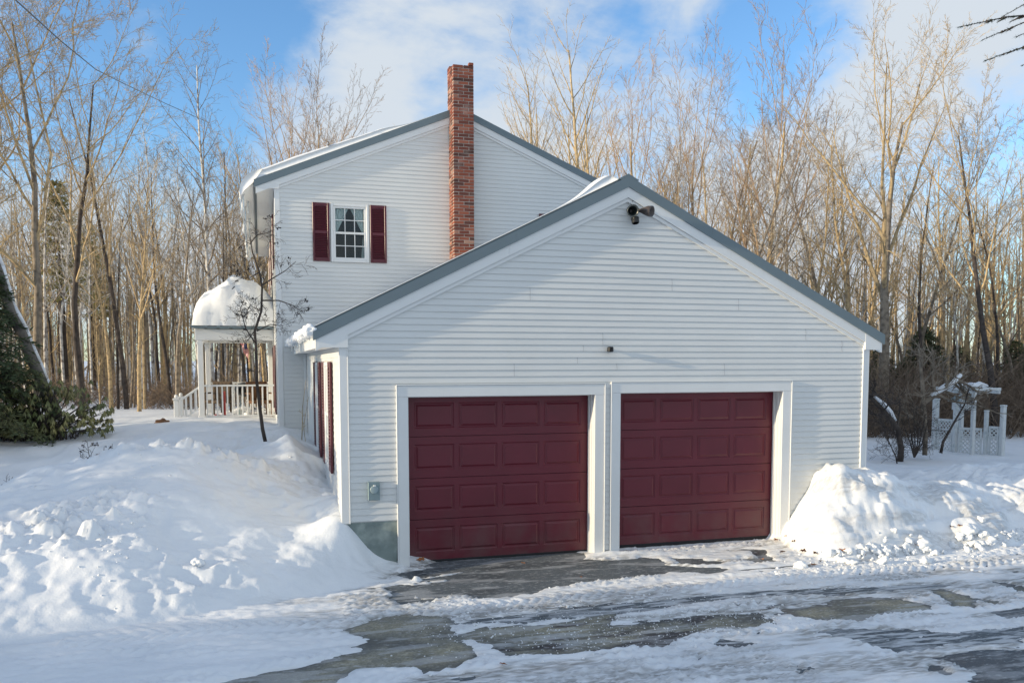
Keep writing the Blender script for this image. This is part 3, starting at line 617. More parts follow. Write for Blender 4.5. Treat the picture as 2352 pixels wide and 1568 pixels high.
for xo, xi, sg in ((HE0+.05, HL-.02, -1), (HE1-.05, HR+.02, 1)):
    zb = hz(xi)-.30
    eave(xo, xi, hz(xo)-.04, zb, YH-.058, YB, 'e', sg)
    a, b_ = (xo, xi+.10) if sg < 0 else (xi-.10, xo)
    MB().prism([(a, zb), (b_, zb), (b_, hz(b_)-.14), (a, hz(a)-.14)], YH-.066, YH-.0015).build('eave_return', m_trim, house)
for x0, x1 in ((HL-.02, HL+.085), (HR-.085, HR+.02)):
    mb = MB(); mb.bbox(x0, x1, YH-.028, YH-.002, .5, hz(x0+.03)-.28, .004)
    if x0 < 0: mb.bbox(x0, x0+.019, YH-.0015, YH+.09, .5, hz(x0)-.3, .004)
    mb.build('corner_board', m_trim, house)
MB().box(XL-.07, XL-.017, YH-.05, YH-.02, .7, 2.7).build('inside_corner_trim', m_trim, house)
# windows in the gable
def shutter_mesh(w, h):
    mb = MB(); fr = .042; th = .03
    mb.bbox(0, fr, -th, 0, 0, h, .005); mb.bbox(w-fr, w, -th, 0, 0, h, .005)
    for a, b_ in ((0, .075), (h*.475, h*.475+.06), (h-.055, h)): mb.bbox(fr, w-fr, -th+.002, 0, a, b_, .004)
    n_ = 7; xs_ = np.linspace(fr, w-fr, n_)                      # arched head
    for i in range(n_-1):
        y_ = lambda x: h-.055-.022*(1-math.sin(PI*(x-fr)/(w-2*fr)))
        mb.box(xs_[i], xs_[i+1], -th+.004, -.004, min(y_(xs_[i]), y_(xs_[i+1])), h-.054)
    for a, b_ in ((.078, h*.475), (h*.475+.06, h-.075)):
        k = int((b_-a)/.034)
        for i in range(k):
            z = a+(i+.5)*(b_-a)/k; R = Matrix.Translation((0,-.014,z)) @ Matrix.Rotation(math.radians(38), 4, 'X')
            mb.box(fr, w-fr, -.016, .016, -.003, .003, T=R)
    mb.box(fr, w-fr, -.003, 0, .05, h-.05)
    return mb.mesh('shutter', m_shut)
sh_me = shutter_mesh(.335, 1.17)
def window(u0, u1, z0, z1, T_, curtains=True):
    """T_: matrix taking (u, out=-y, z) local to world"""
    def B(mb, *a, **k): return mb.bbox(*a, T=T_, **k)
    fr = MB(); w = .055
    B(fr, u0, u0+w, -.04, .03, z0, z1); B(fr, u1-w, u1, -.04, .03, z0, z1); B(fr, u0+w, u1-w, -.038, .03, z1-w, z1); B(fr, u0+w, u1-w, -.045, .03, z0, z0+w)
    fo = fr.build('window', m_trim, house)
    a, b_, c, d = u0+w, u1-w, z0+w, z1-w; zm = (c+d)/2
    for lo, hi, yy in ((zm-.02, d, .0), (c, zm+.02, -.018)):
        s_ = MB(); q = .042
        B(s_, a, a+q, yy-.015, yy+.02, lo, hi, b=.003); B(s_, b_-q, b_, yy-.015, yy+.02, lo, hi, b=.003); B(s_, a+q, b_-q, yy-.014, yy+.02, lo, lo+q, b=.003); B(s_, a+q, b_-q, yy-.014, yy+.02, hi-q, hi, b=.003)
        g0, g1, h0, h1 = a+q, b_-q, lo+q, hi-q
        for i in (1, 2): x = g0+(g1-g0)*i/3; s_.box(x-.008, x+.008, yy-.004, yy+.01, h0, h1, T=T_)
        s_.box(g0, g1, yy-.0035, yy+.0095, (h0+h1)/2-.008, (h0+h1)/2+.008, T=T_)
        s_.build('sash', m_trim, fo)
    G = MB(); G.box(a, b_, .022, .025, c, d, T=T_); gl_ = m_pane; G.build('pane', gl_, fo)
    Rm = MB(); Rm.box(a-.2, b_+.2, .6, .62, c-.2, d+.2, T=T_)
    Rm.box(a-.2, b_+.2, .14, .62, c-.22, c-.2, T=T_); Rm.build('room_dark', mat('room', (.02,.024,.022), .9, .1), fo)
    if curtains:
        for s_ in (-1, 1):
            C = MB(); x_e = a if s_ < 0 else b_; N = 22
            wid = (b_-a)
            rows = [(d, .50), (d-.5*(d-c), .10), (d-.52*(d-c), .09), (c, .16 if s_ > 0 else .02)]
            P = []
            for z, fw in rows:
                P.append([Vector((x_e-s_*wid*fw*i/N, .06+.012*math.sin(i*1.9), z)) for i in range(N+1)])
            for A, Bq in zip(P, P[1:]):
                for i in range(N): C.face([T_@A[i], T_@A[i+1], T_@Bq[i+1], T_@Bq[i]])
            C.build('curtain', m_curt, fo, True)
    return fo
m_pane = bpy.data.materials.new('pane'); m_pane.use_nodes = True; nt = m_pane.node_tree; nt.nodes.clear()
o_ = nt.nodes.new('ShaderNodeOutputMaterial'); mx = nt.nodes.new('ShaderNodeMixShader'); tr = nt.nodes.new('ShaderNodeBsdfTransparent'); gs = nt.nodes.new('ShaderNodeBsdfGlossy'); gs.inputs['Roughness'].default_value = .02
fr_ = nt.nodes.new('ShaderNodeFresnel'); fr_.inputs[0].default_value = 1.45; nt.links.new(fr_.outputs[0], mx.inputs[0]); nt.links.new(tr.outputs[0], mx.inputs[1]); nt.links.new(gs.outputs[0], mx.inputs[2]); nt.links.new(mx.outputs[0], o_.inputs[0])
tr.inputs[0].default_value = (.88,.93,.92,1)
TF = Matrix.Translation((0, YH, 0))
def shut(x, y, z, rz_=0, sc=(1,1,1)):
    o = bpy.data.objects.new('shutter', sh_me); COL.objects.link(o); o.parent = house; o.location = (x, y, z); o.rotation_euler = (0,0,rz_); o.scale = sc; return o
window(W1[0]+.008, W1[1]-.008, W1[2]+.006, W1[3]-.006, TF); shut(W1[0]-.352, YH-.016, 4.585); shut(W1[1]+.017, YH-.016, 4.585)
window(W2[0]+.008, W2[1]-.008, W2[2]+.006, W2[3]-.006, TF); shut(W2[0]-.352, YH-.016, 4.585); shut(W2[1]+.017, YH-.016, 4.585)
# left walls: windows and shutters seen edge-on
def TL(X): return Matrix.Translation((X,0,0)) @ Matrix(((0,1,0,0),(-1,0,0,0),(0,0,1,0),(0,0,0,1)))
RL = -PI/2
for ya, yb in ((9.6,10.5),(13.6,14.5),(17,17.9)):
    window(-yb+.01, -ya-.01, 4.6, 5.75, TL(HL), False)
    shut(HL-.018, ya-.01, 4.585, RL); shut(HL-.018, yb+.352, 4.585, RL)
window(-4.38, -3.62, 1.07, 2.53, TL(XL), False); window(-2.3, -1.5, 1.07, 2.53, TL(XL), False)
for y_ in (1.47, 2.67, 3.58, 4.75): shut(XL-.02, y_, 1.05, RL, (1,1,1.27))
window(-16.5, -15.5, 1.2, 3.0, TL(HL), False)
for y_ in (10.2, 11.3, 13.2): shut(HL-.018, y_, 1.35, RL, (1,1,1.35))
# --- chimney, brick by brick
CX0, CX1, CY0, CTOP = 2.19, 2.63, 7.19, 8.60
chim_core = MB(); chim_core.box(CX0+.008, CX1-.008, CY0+.008, 7.75, 3.2, CTOP-.03); 
bk = MB(); ch = .0655; rnd = random.Random(3); z = 3.3; r = 0
while z < CTOP+.06:
    top = z > CTOP-.04
    nw = 2 if r % 2 == 0 else 3; g = .013
    w = CX1-CX0
    fx = [0, .5, 1] if r % 2 == 0 else [0, .25, .75, 1]
    for a, b_ in zip(fx, fx[1:]):
        if top and (a < .5): continue
        j = rnd.uniform(-.005,.004); bk.bbox(CX0+a*w+g/2, CX0+b_*w-g/2, CY0+j, CY0+.10, z, z+ch-.011, .004)
    ly = [0, .22, .44] if r % 2 else [.0, .11, .33, .44]
    for a, b_ in zip(ly, ly[1:]):
        if top and rnd.random() < .5: continue
        for xx in (CX0, CX1):
            j = rnd.uniform(-.005,.004); s_ = -1 if xx == CX0 else 1
            xa, xb = (xx+j, xx+.1) if s_ < 0 else (xx-.1, xx-j)
            bk.bbox(xa, xb, CY0+.102+a, min(CY0+.102+b_-g, 7.74), z, z+ch-.011, .004)
    z += ch; r += 1
cm = chim_core.build('chimney', m_mort, house); bk.build('bricks', m_brick, cm)
# --- porch on the left side
PX0, PX1, PY0, PY1, PF = -3.20, HL-.02, 12.0, 15.2, 1.12
MB().box(PX0-.05, PX1, PY0-.05, PY1+.05, .2, PF).build('porch_deck', m_trim, house)
for x, y_ in ((PX0+.07, PY0+.07), (PX0+.07, PY1-.07), (PX1-.06, PY1-.07)):
    c_ = MB(); c_.bbox(x-.065, x+.065, y_-.065, y_+.065, PF, 3.12, .01); c_.bbox(x-.08, x+.08, y_-.08, y_+.08, PF+.001, PF+.12, .008); c_.bbox(x-.075, x+.075, y_-.075, y_+.075, 2.98, 3.06, .008)
    c_.build('porch_column', m_trim, house)
c_ = MB(); c_.bbox(PX0-.04, PX1, PY0-.01, PY0+.15, 3.09, 3.36, .006); c_.bbox(PX0-.04, PX0+.11, PY0+.152, PY1+.0, 3.09, 3.36, .006); c_.bbox(PX0+.112, PX1, PY1-.15, PY1, 3.09, 3.36, .006); c_.box(PX0+.12, PX1, PY0+.152, PY1-.152, 3.33, 3.35)
c_.build('porch_beam', m_trim, house)
c_ = MB(); NX = 26
for i in range(NX):                       # corrugated metal porch roof, hipped towards the yard
    xa = PX0-.12+(PX1-PX0+.12)*i/NX; xb = PX0-.12+(PX1-PX0+.12)*(i+1)/NX; u = .018 if i % 4 == 0 else 0
    c_.prism([(PY0-.14, 3.365+u), (13.6, 3.86+u), (PY1+.14, 3.365+u), (PY1+.14, 3.40+u), (13.6, 3.90+u), (PY0-.14, 3.42+u)], xa, xb-.0005, ax='x')
c_.build('porch_roof', m_metal, house)
def railing(p0, p1, zt, n_, h=.86, dz=0):
    t_ = Vector(p1)-Vector(p0); L = t_.length; an = math.atan2(t_.y, t_.x); sl = dz/L
    T_ = Matrix.Translation((p0[0], p0[1], zt)) @ Matrix.Rotation(an, 4, 'Z') @ Matrix(((1,0,0,0),(0,1,0,0),(sl,0,1,0),(0,0,0,1)))
    R_ = MB(); R_.bbox(0, L, -.035, .035, -.045, 0, .008, T=T_); R_.bbox(0, L, -.02, .02, -h+.06, -h+.10, .005, T=T_)
    o = R_.build('porch_railing', m_trim, house)
    for i in range(n_):
        x = (i+.5)*L/n_; MB().bbox(x-.018, x+.018, -.018, .018, -h+.101, -.0455, .004, T=T_).build('baluster', m_trim, o)
railing((PX0+.137, PY0+.07), (PX1, PY0+.07), 1.99, 14)
railing((PX0+.137, PY1-.07), (PX1-.125, PY1-.07), 1.99, 14)
# stairs to the left with newel posts
stx = -3.72
for k, zz_ in ((1, .95), (2, .78)): MB().bbox(PX0-.05-.3*k, PX0-.052-.3*(k-1), PY0+.1, PY0+1.4, .2, zz_, .01).build('step', m_trim, house)
for y_ in (PY0+.07, PY0+1.35):
    c_ = MB(); c_.bbox(stx-.055, stx+.055, y_-.055, y_+.055, .5, 1.62, .008); c_.bbox(stx-.075, stx+.075, y_-.075, y_+.075, 1.621, 1.67, .008); c_.blob((stx, y_, 1.71), .055, 3, 2, .9, amp=0)
    c_.build('newel_post', m_trim, house)
    railing((stx+.057, y_), (PX0+.003, y_), 1.62, 4, .62, .33)
rel(house)

# ---------------------------------------------------------------- fixtures on the garage
t_ = thing('floodlight', 'black twin head motion floodlight under the garage gable peak', 'floodlight', (2.97, -.06, 4.46))
mb = MB(); bs = (2.95, -.02, 4.50)
def lathe(mb, base, d, prof, k=14):
    d = Vector(d).normalized(); u = d.orthogonal().normalized(); w = d.cross(u); n0 = len(mb.v)
    for a, r in prof:
        for j in range(k):
            q = Vector(base)+d*a+u*(r*math.cos(2*PI*j/k))+w*(r*math.sin(2*PI*j/k)); mb.v.append(tuple(q))
    for i in range(len(prof)-1):
        for j in range(k): mb.f.append((n0+i*k+j, n0+i*k+(j+1)%k, n0+(i+1)*k+(j+1)%k, n0+(i+1)*k+j)); mb.m.append(0)
    mb.f.append(tuple(n0+j for j in range(k))); mb.m.append(0)
    return mb
lathe(MB(), (2.945,-.02,4.475), (0,-1,0), [(0,.075),(.05,.075),(.065,.06),(.07,.0)]).build('base_plate', m_black, t_, True)
lathe(MB(), (2.90,-.07,4.475), (-.25,-1,-.25), [(0,.028),(.05,.03),(.10,.062),(.19,.075),(.19,.066),(.10,.05)]).build('lamp_head', mat('grey_lamp', (.05,.06,.06), .35, .5), t_, True)
lathe(MB(), (2.99,-.07,4.475), (.75,-1,-.2), [(0,.02),(.05,.024),(.10,.045),(.16,.066),(.22,.070),(.22,.060),(.12,.03)]).build('lamp_head', mat('brown_lamp', (.07,.055,.05), .35, .5), t_, True)
mb = MB(); mb.bbox(2.905,2.985,-.16,-.06,4.335,4.385,.012); mb.tube([(2.945,-.08,4.44),(2.945,-.1,4.37)],.018,8); lathe(mb,(2.945,-.11,4.375),(0,-.3,-1),[(0,.045),(.07,.05),(.08,.04)])
mb.build('motion_sensor', m_black, t_, True)
MB().tube([(2.945,-.03,4.54),(2.94,-.035,4.60),(2.95,-.04,4.60)],.01,6).build('bracket', m_black, t_)
rel(t_)
t_ = thing('security_camera', 'small black cube camera on the siding between the garage doors', 'camera', (2.635, -.02, 2.69))
MB().bbox(2.60, 2.672, -.10, -.035, 2.655, 2.725, .012).build('camera_body', m_black, t_)
lathe(MB(), (2.632,-.10,2.69), (0,-1,0), [(0,.024),(.006,.024),(.006,.012),(.0,.004)]).build('lens', m_rubber, t_, True)
MB().tube([(2.636,-.036,2.69),(2.636,-.012,2.69)],.015,8).build('mount', m_black, t_)
rel(t_)
t_ = thing('power_inlet_box', 'grey steel power inlet box on the siding left of the garage doors', 'electrical box', (-.43, -.02, .98))
MB().bbox(-.505, -.365, -.095, -.012, .865, 1.085, .004).build('box_body', m_grey, t_)
lathe(MB(), (-.435,-.094,.995), (0,-1,0), [(0,.048),(.014,.048),(.016,.041),(.016,.0)], 20).build('round_cover', mat('lid_grey', (.28,.36,.38), .4, .5), t_, True)
mb = MB(); mb.bbox(-.447,-.415,-.122,-.094,1.036,1.052,.003); mb.build('latch', m_trim, t_)
rel(t_)

# ---------------------------------------------------------------- snow resting on roofs
def roof_snow(name, label, xa, xb, y0, y1, zf, th, cat='snow', nx=60, ny=60):
    X = np.linspace(xa, xb, nx); Y = np.linspace(y0, y1, ny); mb = MB(); XX, YY = np.meshgrid(X, Y); H = th(XX, YY)
    top = zf(XX)+np.maximum(H, 0)+.001; bot = zf(XX)+.0005
    idx = {}
    for lay, Z in ((0, top), (1, bot)):
        for j in range(ny):
            for i in range(nx): idx[(lay,j,i)] = len(mb.v); mb.v.append((XX[j,i], YY[j,i], Z[j,i]))
    for j in range(ny-1):
        for i in range(nx-1):
            if max(H[j,i],H[j+1,i],H[j,i+1],H[j+1,i+1]) <= 0: continue
            mb.f.append((idx[0,j,i], idx[0,j,i+1], idx[0,j+1,i+1], idx[0,j+1,i])); mb.m.append(0)
            mb.f.append((idx[1,j,i], idx[1,j+1,i], idx[1,j+1,i+1], idx[1,j,i+1])); mb.m.append(0)
    for j in range(ny-1):
        for i in (0, nx-1): mb.f.append((idx[0,j,i], idx[0,j+1,i], idx[1,j+1,i], idx[1,j,i])); mb.m.append(0)
    for i in range(nx-1):
        for j in (0, ny-1): mb.f.append((idx[0,j,i], idx[0,j,i+1], idx[1,j,i+1], idx[1,j,i])); mb.m.append(0)
    return tag(mb.build(name, m_snowroof, None, True), label, cat)
f1 = lambda X: rz_np(X)
def rz_np(X): return RZ-.4975*np.abs(X-GCX)+.024
def hz_np(X): return HZR-HS*np.abs(X-HXC)+.024
roof_snow('roof_snow', 'thin snow layer on the left slope of the garage roof with a hump near the peak', E0-.02, GCX-.12, -.05, YH-.1, rz_np,
    lambda X, Y: (.014+.008*fbm(X*2,Y*2,3)+.13*g_(X,Y,2.56,.15,.26,.35)+.012*sst(.3,1.5,Y))*sst(GCX-.10,GCX-.26,X), nx=140)
roof_snow('roof_snow', 'snow layer on the right slope of the garage roof below the ridge', GCX+.15, E1, .05, YH-.1, rz_np,
    lambda X, Y: (.085+.03*fbm(X*1.3,Y*1.3,7))*sst(GCX+.15,GCX+.7,X)*sst(.05,.35,Y)*(1-.75*sst(4.2,5.6,X)))
roof_snow('roof_snow', 'thick snow on the left slope of the upper house roof', HE0-.02, HXC-.3, YH-.02, YB, hz_np,
    lambda X, Y: (.15+.02*fbm(X*1.2,Y*.9,9)+.05*sst(.6,-1.2,X))*sst(1.45,.75,X)*(.55+.45*sst(YH-.02,YH+.25,Y))+.012*sst(HXC-.3,1.5,X))
roof_snow('roof_snow', 'snow on the far right slope of the upper house roof', HXC+.3, HE1, YH+.3, YB, hz_np,
    lambda X, Y: (.05+.02*fbm(X*1.2,Y*.9,13)))
# curling overhang at house eave
mb = MB(); ys_ = np.linspace(YH-.03, YB, 60); P = []
for i, y_ in enumerate(ys_):
    w = .30+.07*float(fbm(np.array([y_*1.3]), np.array([1.]), 5)[0]); zt = hz(HE0)+.19; x0 = HE0
    P.append([(x0+.18, y_, zt+.05), (x0-.02, y_, zt-.005), (x0-w*.5, y_, zt-.10), (x0-w*.85, y_, zt-.24), (x0-w, y_, zt-.40), (x0-w*.88, y_, zt-.50), (x0-w*.6, y_, zt-.38), (x0-.02, y_, zt-.235)])
for A, B in zip(P, P[1:]):
    for k in range(8): mb.face([A[k], A[(k+1)%8], B[(k+1)%8], B[k]])
mb.face(P[0]); mb.face(P[-1][::-1])
me_o = mb.build('snow_cornice', m_snowroof, None, True); tag(me_o, 'snow cornice curling over the left eave of the upper house roof', 'snow')
mod = me_o.modifiers.new('weld', 'WELD'); mod.merge_threshold = .002
# garage eave ragged snow edge
mb = MB()
for i in range(70):
    y_ = -.03+i*.11; mb.blob((E0-.005+random.uniform(-.03,.01), y_, rz(E0)+.01+random.uniform(-.035,.02)), random.uniform(.045,.085), i, 2, .8)
tag(mb.build('eave_snow', m_snowroof, None, True), 'ragged snow edge hanging over the left eave of the garage', 'snow')
def icicle(x, y, z, L, r, label, group):
    pts = [(x+random.uniform(-.004,.004), y+random.uniform(-.004,.004), z-L*q) for q in (0,.2,.45,.7,.9,1)]
    mb = MB().tube(pts, [r*1.3, r, r*.75, r*.5, r*.28, .001], 6)
    return tag(mb.build('icicle', m_ice, None, True), label, 'icicle', group)
for i in range(16):
    y_ = YH+.1+i*.55+random.uniform(-.15,.15); far_ = 'icicle hanging from the snow cornice at the left eave of the upper house'
    icicle(HE0-.24+random.uniform(-.03,.12), y_, hz(HE0)-.22+random.uniform(0,.03), random.uniform(.12,.5), .02, far_, 'icicles along the upper house eave')
for i in range(14):
    icicle(E0+random.uniform(-.03,0), .15+i*.5+random.uniform(-.1,.1), rz(E0)-.03, random.uniform(.05,.18), .011, 'short icicle hanging from the left eave of the garage', 'icicles along the garage eave')
# porch snow dome
mb = MB(); NXp, NYp = 50, 44
def dome(u, v):   # u 0..1 from yard to wall, v 0..1 front to back
    prof = np.interp(u, [0,.02,.06,.14,.26,.36,.48,.62,.80,.92,1], [0,.45,.68,.86,.98,1.14,1.24,1.25,1.16,.98,.80])
    return prof*(min(1, (v/.22))**.45)*(min(1, (1-v)/.22)**.45)
idx = {}
for j in range(NYp+1):
    for i in range(NXp+1):
        u, v = i/NXp, j/NYp; x = PX0-.10+(PX1-PX0+.10)*u; y_ = PY0-.12+(PY1-PY0+.24)*v
        base = 3.425+.48*(1-abs(v-.5)*2); z = 3.44+.97*dome(u, v)*(1+.16*float(fbm(np.array([x*2.2]), np.array([y_*2.2]), 41, 5)[0])) 
        z = max(z, base+.005); sh = .05*math.sin(min(1, v*6)*PI)+.05*float(fbm(np.array([x*4]), np.array([z*4.]), 43)[0])*(1-v)
        idx[j,i] = len(mb.v); mb.v.append((x-.04*(1-u)*dome(u,v), y_-sh, z))
for j in range(NYp):
    for i in range(NXp): mb.f.append((idx[j,i], idx[j,i+1], idx[j+1,i+1], idx[j+1,i])); mb.m.append(0)
n0 = len(mb.v)
for (j,i) in [(0,i) for i in range(NXp+1)]: pass
tag(mb.build('porch_snow', m_snowroof, None, True), 'deep rounded snow dome on the porch roof', 'snow')
mb = MB(); mb.blob((-2.6,12.6,PF+.02), .35, 4, 2, .3); mb.blob((-1.9,13.6,PF+.02), .4, 5, 2, .3); mb.blob((-2.2,14.6,PF+.02), .45, 6, 2, .3)
tag(mb.build('porch_floor_snow', m_snowroof, None, True), 'snow blown onto the porch floor behind the railing', 'snow')
# things on the porch
def armchair(x, y, rz_, m, label):
    t_ = thing('armchair', label, 'chair', (x, y, PF)); t_.rotation_euler = (0,0,rz_)
    MB().bbox(-.28,.28,-.26,.26,.36,.44,.02).build('seat', m, t_); mb = MB().bbox(-.28,.28,.22,.29,.44,.92,.03)
    for i in range(5): mb.bbox(-.24+i*.11,-.20+i*.11,.205,.219,.46,.88,.004)
    mb.build('backrest', m, t_)
    for sx in (-1,1):
        mb = MB().bbox(sx*.30-.03,sx*.30+.03,-.27,.25,.60,.64,.01); mb.bbox(sx*.30-.02,sx*.30+.02,-.26,-.22,.44,.60,.005); mb.build('armrest', m, t_)
        for sy in (-1,1): MB().bbox(sx*.25-.022,sx*.25+.022,sy*.22-.022,sy*.22+.022,0,.36,.005).build('leg', m, t_)
armchair(-2.82, 13.4, -.5, m_dk := mat('wicker', (.10,.075,.055), .8, .2, noise=(30,.3)), 'dark brown wicker armchair behind the left end of the porch railing')
armchair(-1.75, 12.9, .3, m_brown, 'brown wooden armchair behind the right end of the porch railing')
t_ = thing('kettle_grill', 'dark kettle grill with a wheel behind the porch railing', 'grill', (-2.15, 13.9, PF))
lathe(MB(), (-2.15,13.9,PF+.5), (0,0,1), [(0,.05),(.04,.16),(.12,.24),(.20,.26),(.28,.24),(.36,.14),(.39,.02)],18).build('bowl', m_black, t_, True)
for a in (0,2.1,4.2): MB().tube([(-2.15+.15*math.cos(a),13.9+.15*math.sin(a),PF+.56),(-2.15+.3*math.cos(a),13.9+.3*math.sin(a),PF)],.012,6).build('leg', m_grey, t_)
lathe(MB(), (-1.9,13.78,PF+.1), (0,-1,0), [(0,.1),(.03,.1),(.03,.05),(.0,.05)],16).build('wheel', m_rubber, t_, True)
rel(t_)
t_ = thing('sled', 'red sled standing upright behind the porch railing', 'sled', (-2.62, 12.45, PF))
MB().bbox(-2.645,-2.595,12.43,12.46,PF,PF+.70,.01).build('deck', m_red, t_)
for s_ in (-1,1): MB().bbox(-2.62+s_*.03-.008,-2.62+s_*.03+.008,12.41,12.44,PF,PF+.70,.004).build('runner', m_red, t_)
rel(t_)
MBx = MB().bbox(-2.86,-2.74,12.35,12.5,PF,PF+.12,.02); t_ = MBx.build('storage_box', m_red); tag(t_, 'low red box on the porch floor next to the upright sled', 'box')
# flag hung at the far side of the porch
def flag():
    m = bpy.data.materials.new('flag_cloth'); m.use_nodes = True; nt = m.node_tree; n = nt.nodes; l = nt.links; b = n['Principled BSDF']; b.inputs['Roughness'].default_value = .8
    a = n.new('ShaderNodeAttribute'); a.attribute_name = 'fuv'; sp = n.new('ShaderNodeSeparateXYZ'); l.new(a.outputs['Vector'], sp.inputs[0])
    mm = n.new('ShaderNodeMath'); mm.operation = 'MULTIPLY'; mm.inputs[1].default_value = 6.5; l.new(sp.outputs[1], mm.inputs[0]); fr = n.new('ShaderNodeMath'); fr.operation = 'FRACT'; l.new(mm.outputs[0], fr.inputs[0])
    gt = n.new('ShaderNodeMath'); gt.operation = 'GREATER_THAN'; gt.inputs[1].default_value = .5; l.new(fr.outputs[0], gt.inputs[0])
    mx = n.new('ShaderNodeMix'); mx.data_type = 'RGBA'; l.new(gt.outputs[0], mx.inputs[0]); mx.inputs[6].default_value = (.55,.04,.06,1); mx.inputs[7].default_value = (.7,.68,.68,1)
    u1 = n.new('ShaderNodeMath'); u1.operation = 'LESS_THAN'; u1.inputs[1].default_value = .4; l.new(sp.outputs[0], u1.inputs[0])
    u2 = n.new('ShaderNodeMath'); u2.operation = 'GREATER_THAN'; u2.inputs[1].default_value = .46; l.new(sp.outputs[1], u2.inputs[0])
    u3 = n.new('ShaderNodeMath'); u3.operation = 'MULTIPLY'; l.new(u1.outputs[0], u3.inputs[0]); l.new(u2.outputs[0], u3.inputs[1])
    mx2 = n.new('ShaderNodeMix'); mx2.data_type = 'RGBA'; l.new(u3.outputs[0], mx2.inputs[0]); l.new(mx.outputs[2], mx2.inputs[6]); mx2.inputs[7].default_value = (.04,.05,.16,1)
    l.new(mx2.outputs[2], b.inputs['Base Color'])
    P = at(562, 790, 15.3); mb = MB(); N, K = 14, 10; uv = []
    for j in range(K+1):
        for i in range(N+1):
            u, v = i/N, j/K      # hanging limp: the fly droops straight down
            x = P.x+.07*u+.10*v*.5+.02*math.sin(u*9+v*3); z = P.z+.12-.62*u*(.75+.25*v)-.10*(1-v)
            mb.v.append((x-.12*(1-v)*(1-u), P.y+.05*math.sin(u*11+v*5), z)); uv.append((u, v, 0))
    for j in range(K):
        for i in range(N): q = j*(N+1)+i; mb.f.append((q, q+1, q+N+2, q+N+1)); mb.m.append(0)
    t_ = thing('flag', 'small faded striped flag hanging limp at the back of the porch', 'flag', P)
    o = mb.build('cloth', m, t_, True); A = o.data.attributes.new('fuv', 'FLOAT_VECTOR', 'POINT'); A.data.foreach_set('vector', [c for q in uv for c in q])
    MB().tube([(P.x-.10, P.y, P.z+.18), (P.x+.10, P.y-.02, P.z+.10)], .008, 6).build('staff', m_brown, t_)
    MB().tube([(P.x-.10, P.y, P.z+.18), (P.x-.10, PY1-.01, 3.10)], .003, 4).build('cord', m_black, t_)
    rel(t_)
flag()

# ---------------------------------------------------------------- vegetation
def grow(rnd, limbs, crown, p, d, L, r, lev, spec, out_from=0):
    """recursive branch; spec[lev] = (segments, n_children, angle, length ratio, wiggle, up, sides)"""
    seg, nch, ang, lr, wig, up, sides, start = spec[lev]
    pts = [p.copy()]; dirs = [d.copy()]; rad = [r]; st = L/seg; d = d.copy(); q = p.copy()
    for i in range(seg):
        d = (d+Vector((rnd.gauss(0,wig), rnd.gauss(0,wig), rnd.gauss(0,wig)*.6+up))).normalized(); q = q+d*st
        f = (i+1)/seg; pts.append(q.copy()); dirs.append(d.copy()); rad.append(max(r*(1-f*.82), .0042 if lev else .01))
    (limbs if lev == 0 else crown).tube(pts, rad, sides, cap=(lev == 0))
    if lev+1 >= len(spec): return
    for c in range(nch):
        f = start+(1-start)*((c+rnd.random())/nch); k = min(int(f*seg), seg-1); w = f*seg-k
        o = pts[k].lerp(pts[k+1], w); dd = dirs[k+1]; az = c*2.4+rnd.uniform(-.6,.6)
        u = dd.orthogonal().normalized(); v = dd.cross(u); a = math.radians(ang*rnd.uniform(.7,1.25))
        nd = (dd*math.cos(a)+(u*math.cos(az)+v*math.sin(az))*math.sin(a)).normalized()
        cl = L*lr*rnd.uniform(.7,1.2)*(1-.55*(f-start)/(1-start+1e-6)) if lev == 0 else L*lr*rnd.uniform(.6,1.15)*(1-.4*f)
        grow(rnd, limbs, crown, o, nd, cl, max(rad[k]*(.5 if lev == 0 else .48), .006), lev+1, spec)
# (segments, children, angle, ratio, wiggle, up, sides, start)
SP = {
 'aspen': [(12,20,36,.34,.035,.02,7,.38),(7,6,36,.42,.09,.06,4,.2),(5,4,36,.5,.12,.04,3,.15),(3,0,0,0,.15,.03,3,0)],
 'birch': [(13,24,42,.26,.04,.02,7,.35),(6,7,40,.45,.10,.05,4,.15),(4,5,40,.5,.14,.03,3,.1),(3,0,0,0,.15,.0,3,0)],
 'broad': [(8,9,34,.72,.06,.03,8,.36),(8,9,40,.45,.11,.05,5,.15),(6,8,38,.45,.13,.05,4,.12),(4,7,38,.5,.15,.03,3,.1),(3,0,0,0,.15,.02,3,0)],
 'great': [(8,8,27,.80,.05,.03,9,.40),(8,8,32,.42,.10,.06,6,.18),(6,7,36,.45,.13,.05,4,.12),(4,6,38,.5,.15,.03,3,.1),(3,0,0,0,.15,.02,3,0)],
 'dense': [(8,12,24,.75,.05,.03,7,.22),(8,9,28,.42,.08,.06,4,.15),(5,7,28,.45,.10,.05,3,.1),(4,4,28,.45,.12,.03,3,.1),(2,0,0,0,.1,.02,3,0)],
 'pole': [(12,16,50,.16,.05,.015,6,.3),(5,6,42,.5,.13,.04,3,.1),(3,0,0,0,.16,.03,3,0)],
}
def tree_mesh(kind, seed, H, r, lean=(0,0)):
    rnd = random.Random(seed); a, b = MB(), MB()
    grow(rnd, a, b, Vector((0,0,-.4)), Vector((lean[0],lean[1],1)).normalized(), H, r, 0, SP[kind]); return a, b
protos = {}
def add_proto(key, kind, seed, H, r, bm, tm, lean=(0,0)):
    a, b = tree_mesh(kind, seed, H, r, lean); protos[key] = (a.mesh('trunk', bm, True), b.mesh('crown', tm, False), sorted(v[2] for v in b.v)[int(len(b.v)*.9985)])
add_proto('aspen1','aspen',11,15,.15,b_tan,b_tan); add_proto('aspen2','aspen',12,15,.13,b_dark,b_tan); add_proto('aspen3','aspen',13,15,.14,b_tan,b_tan,(.04,0))
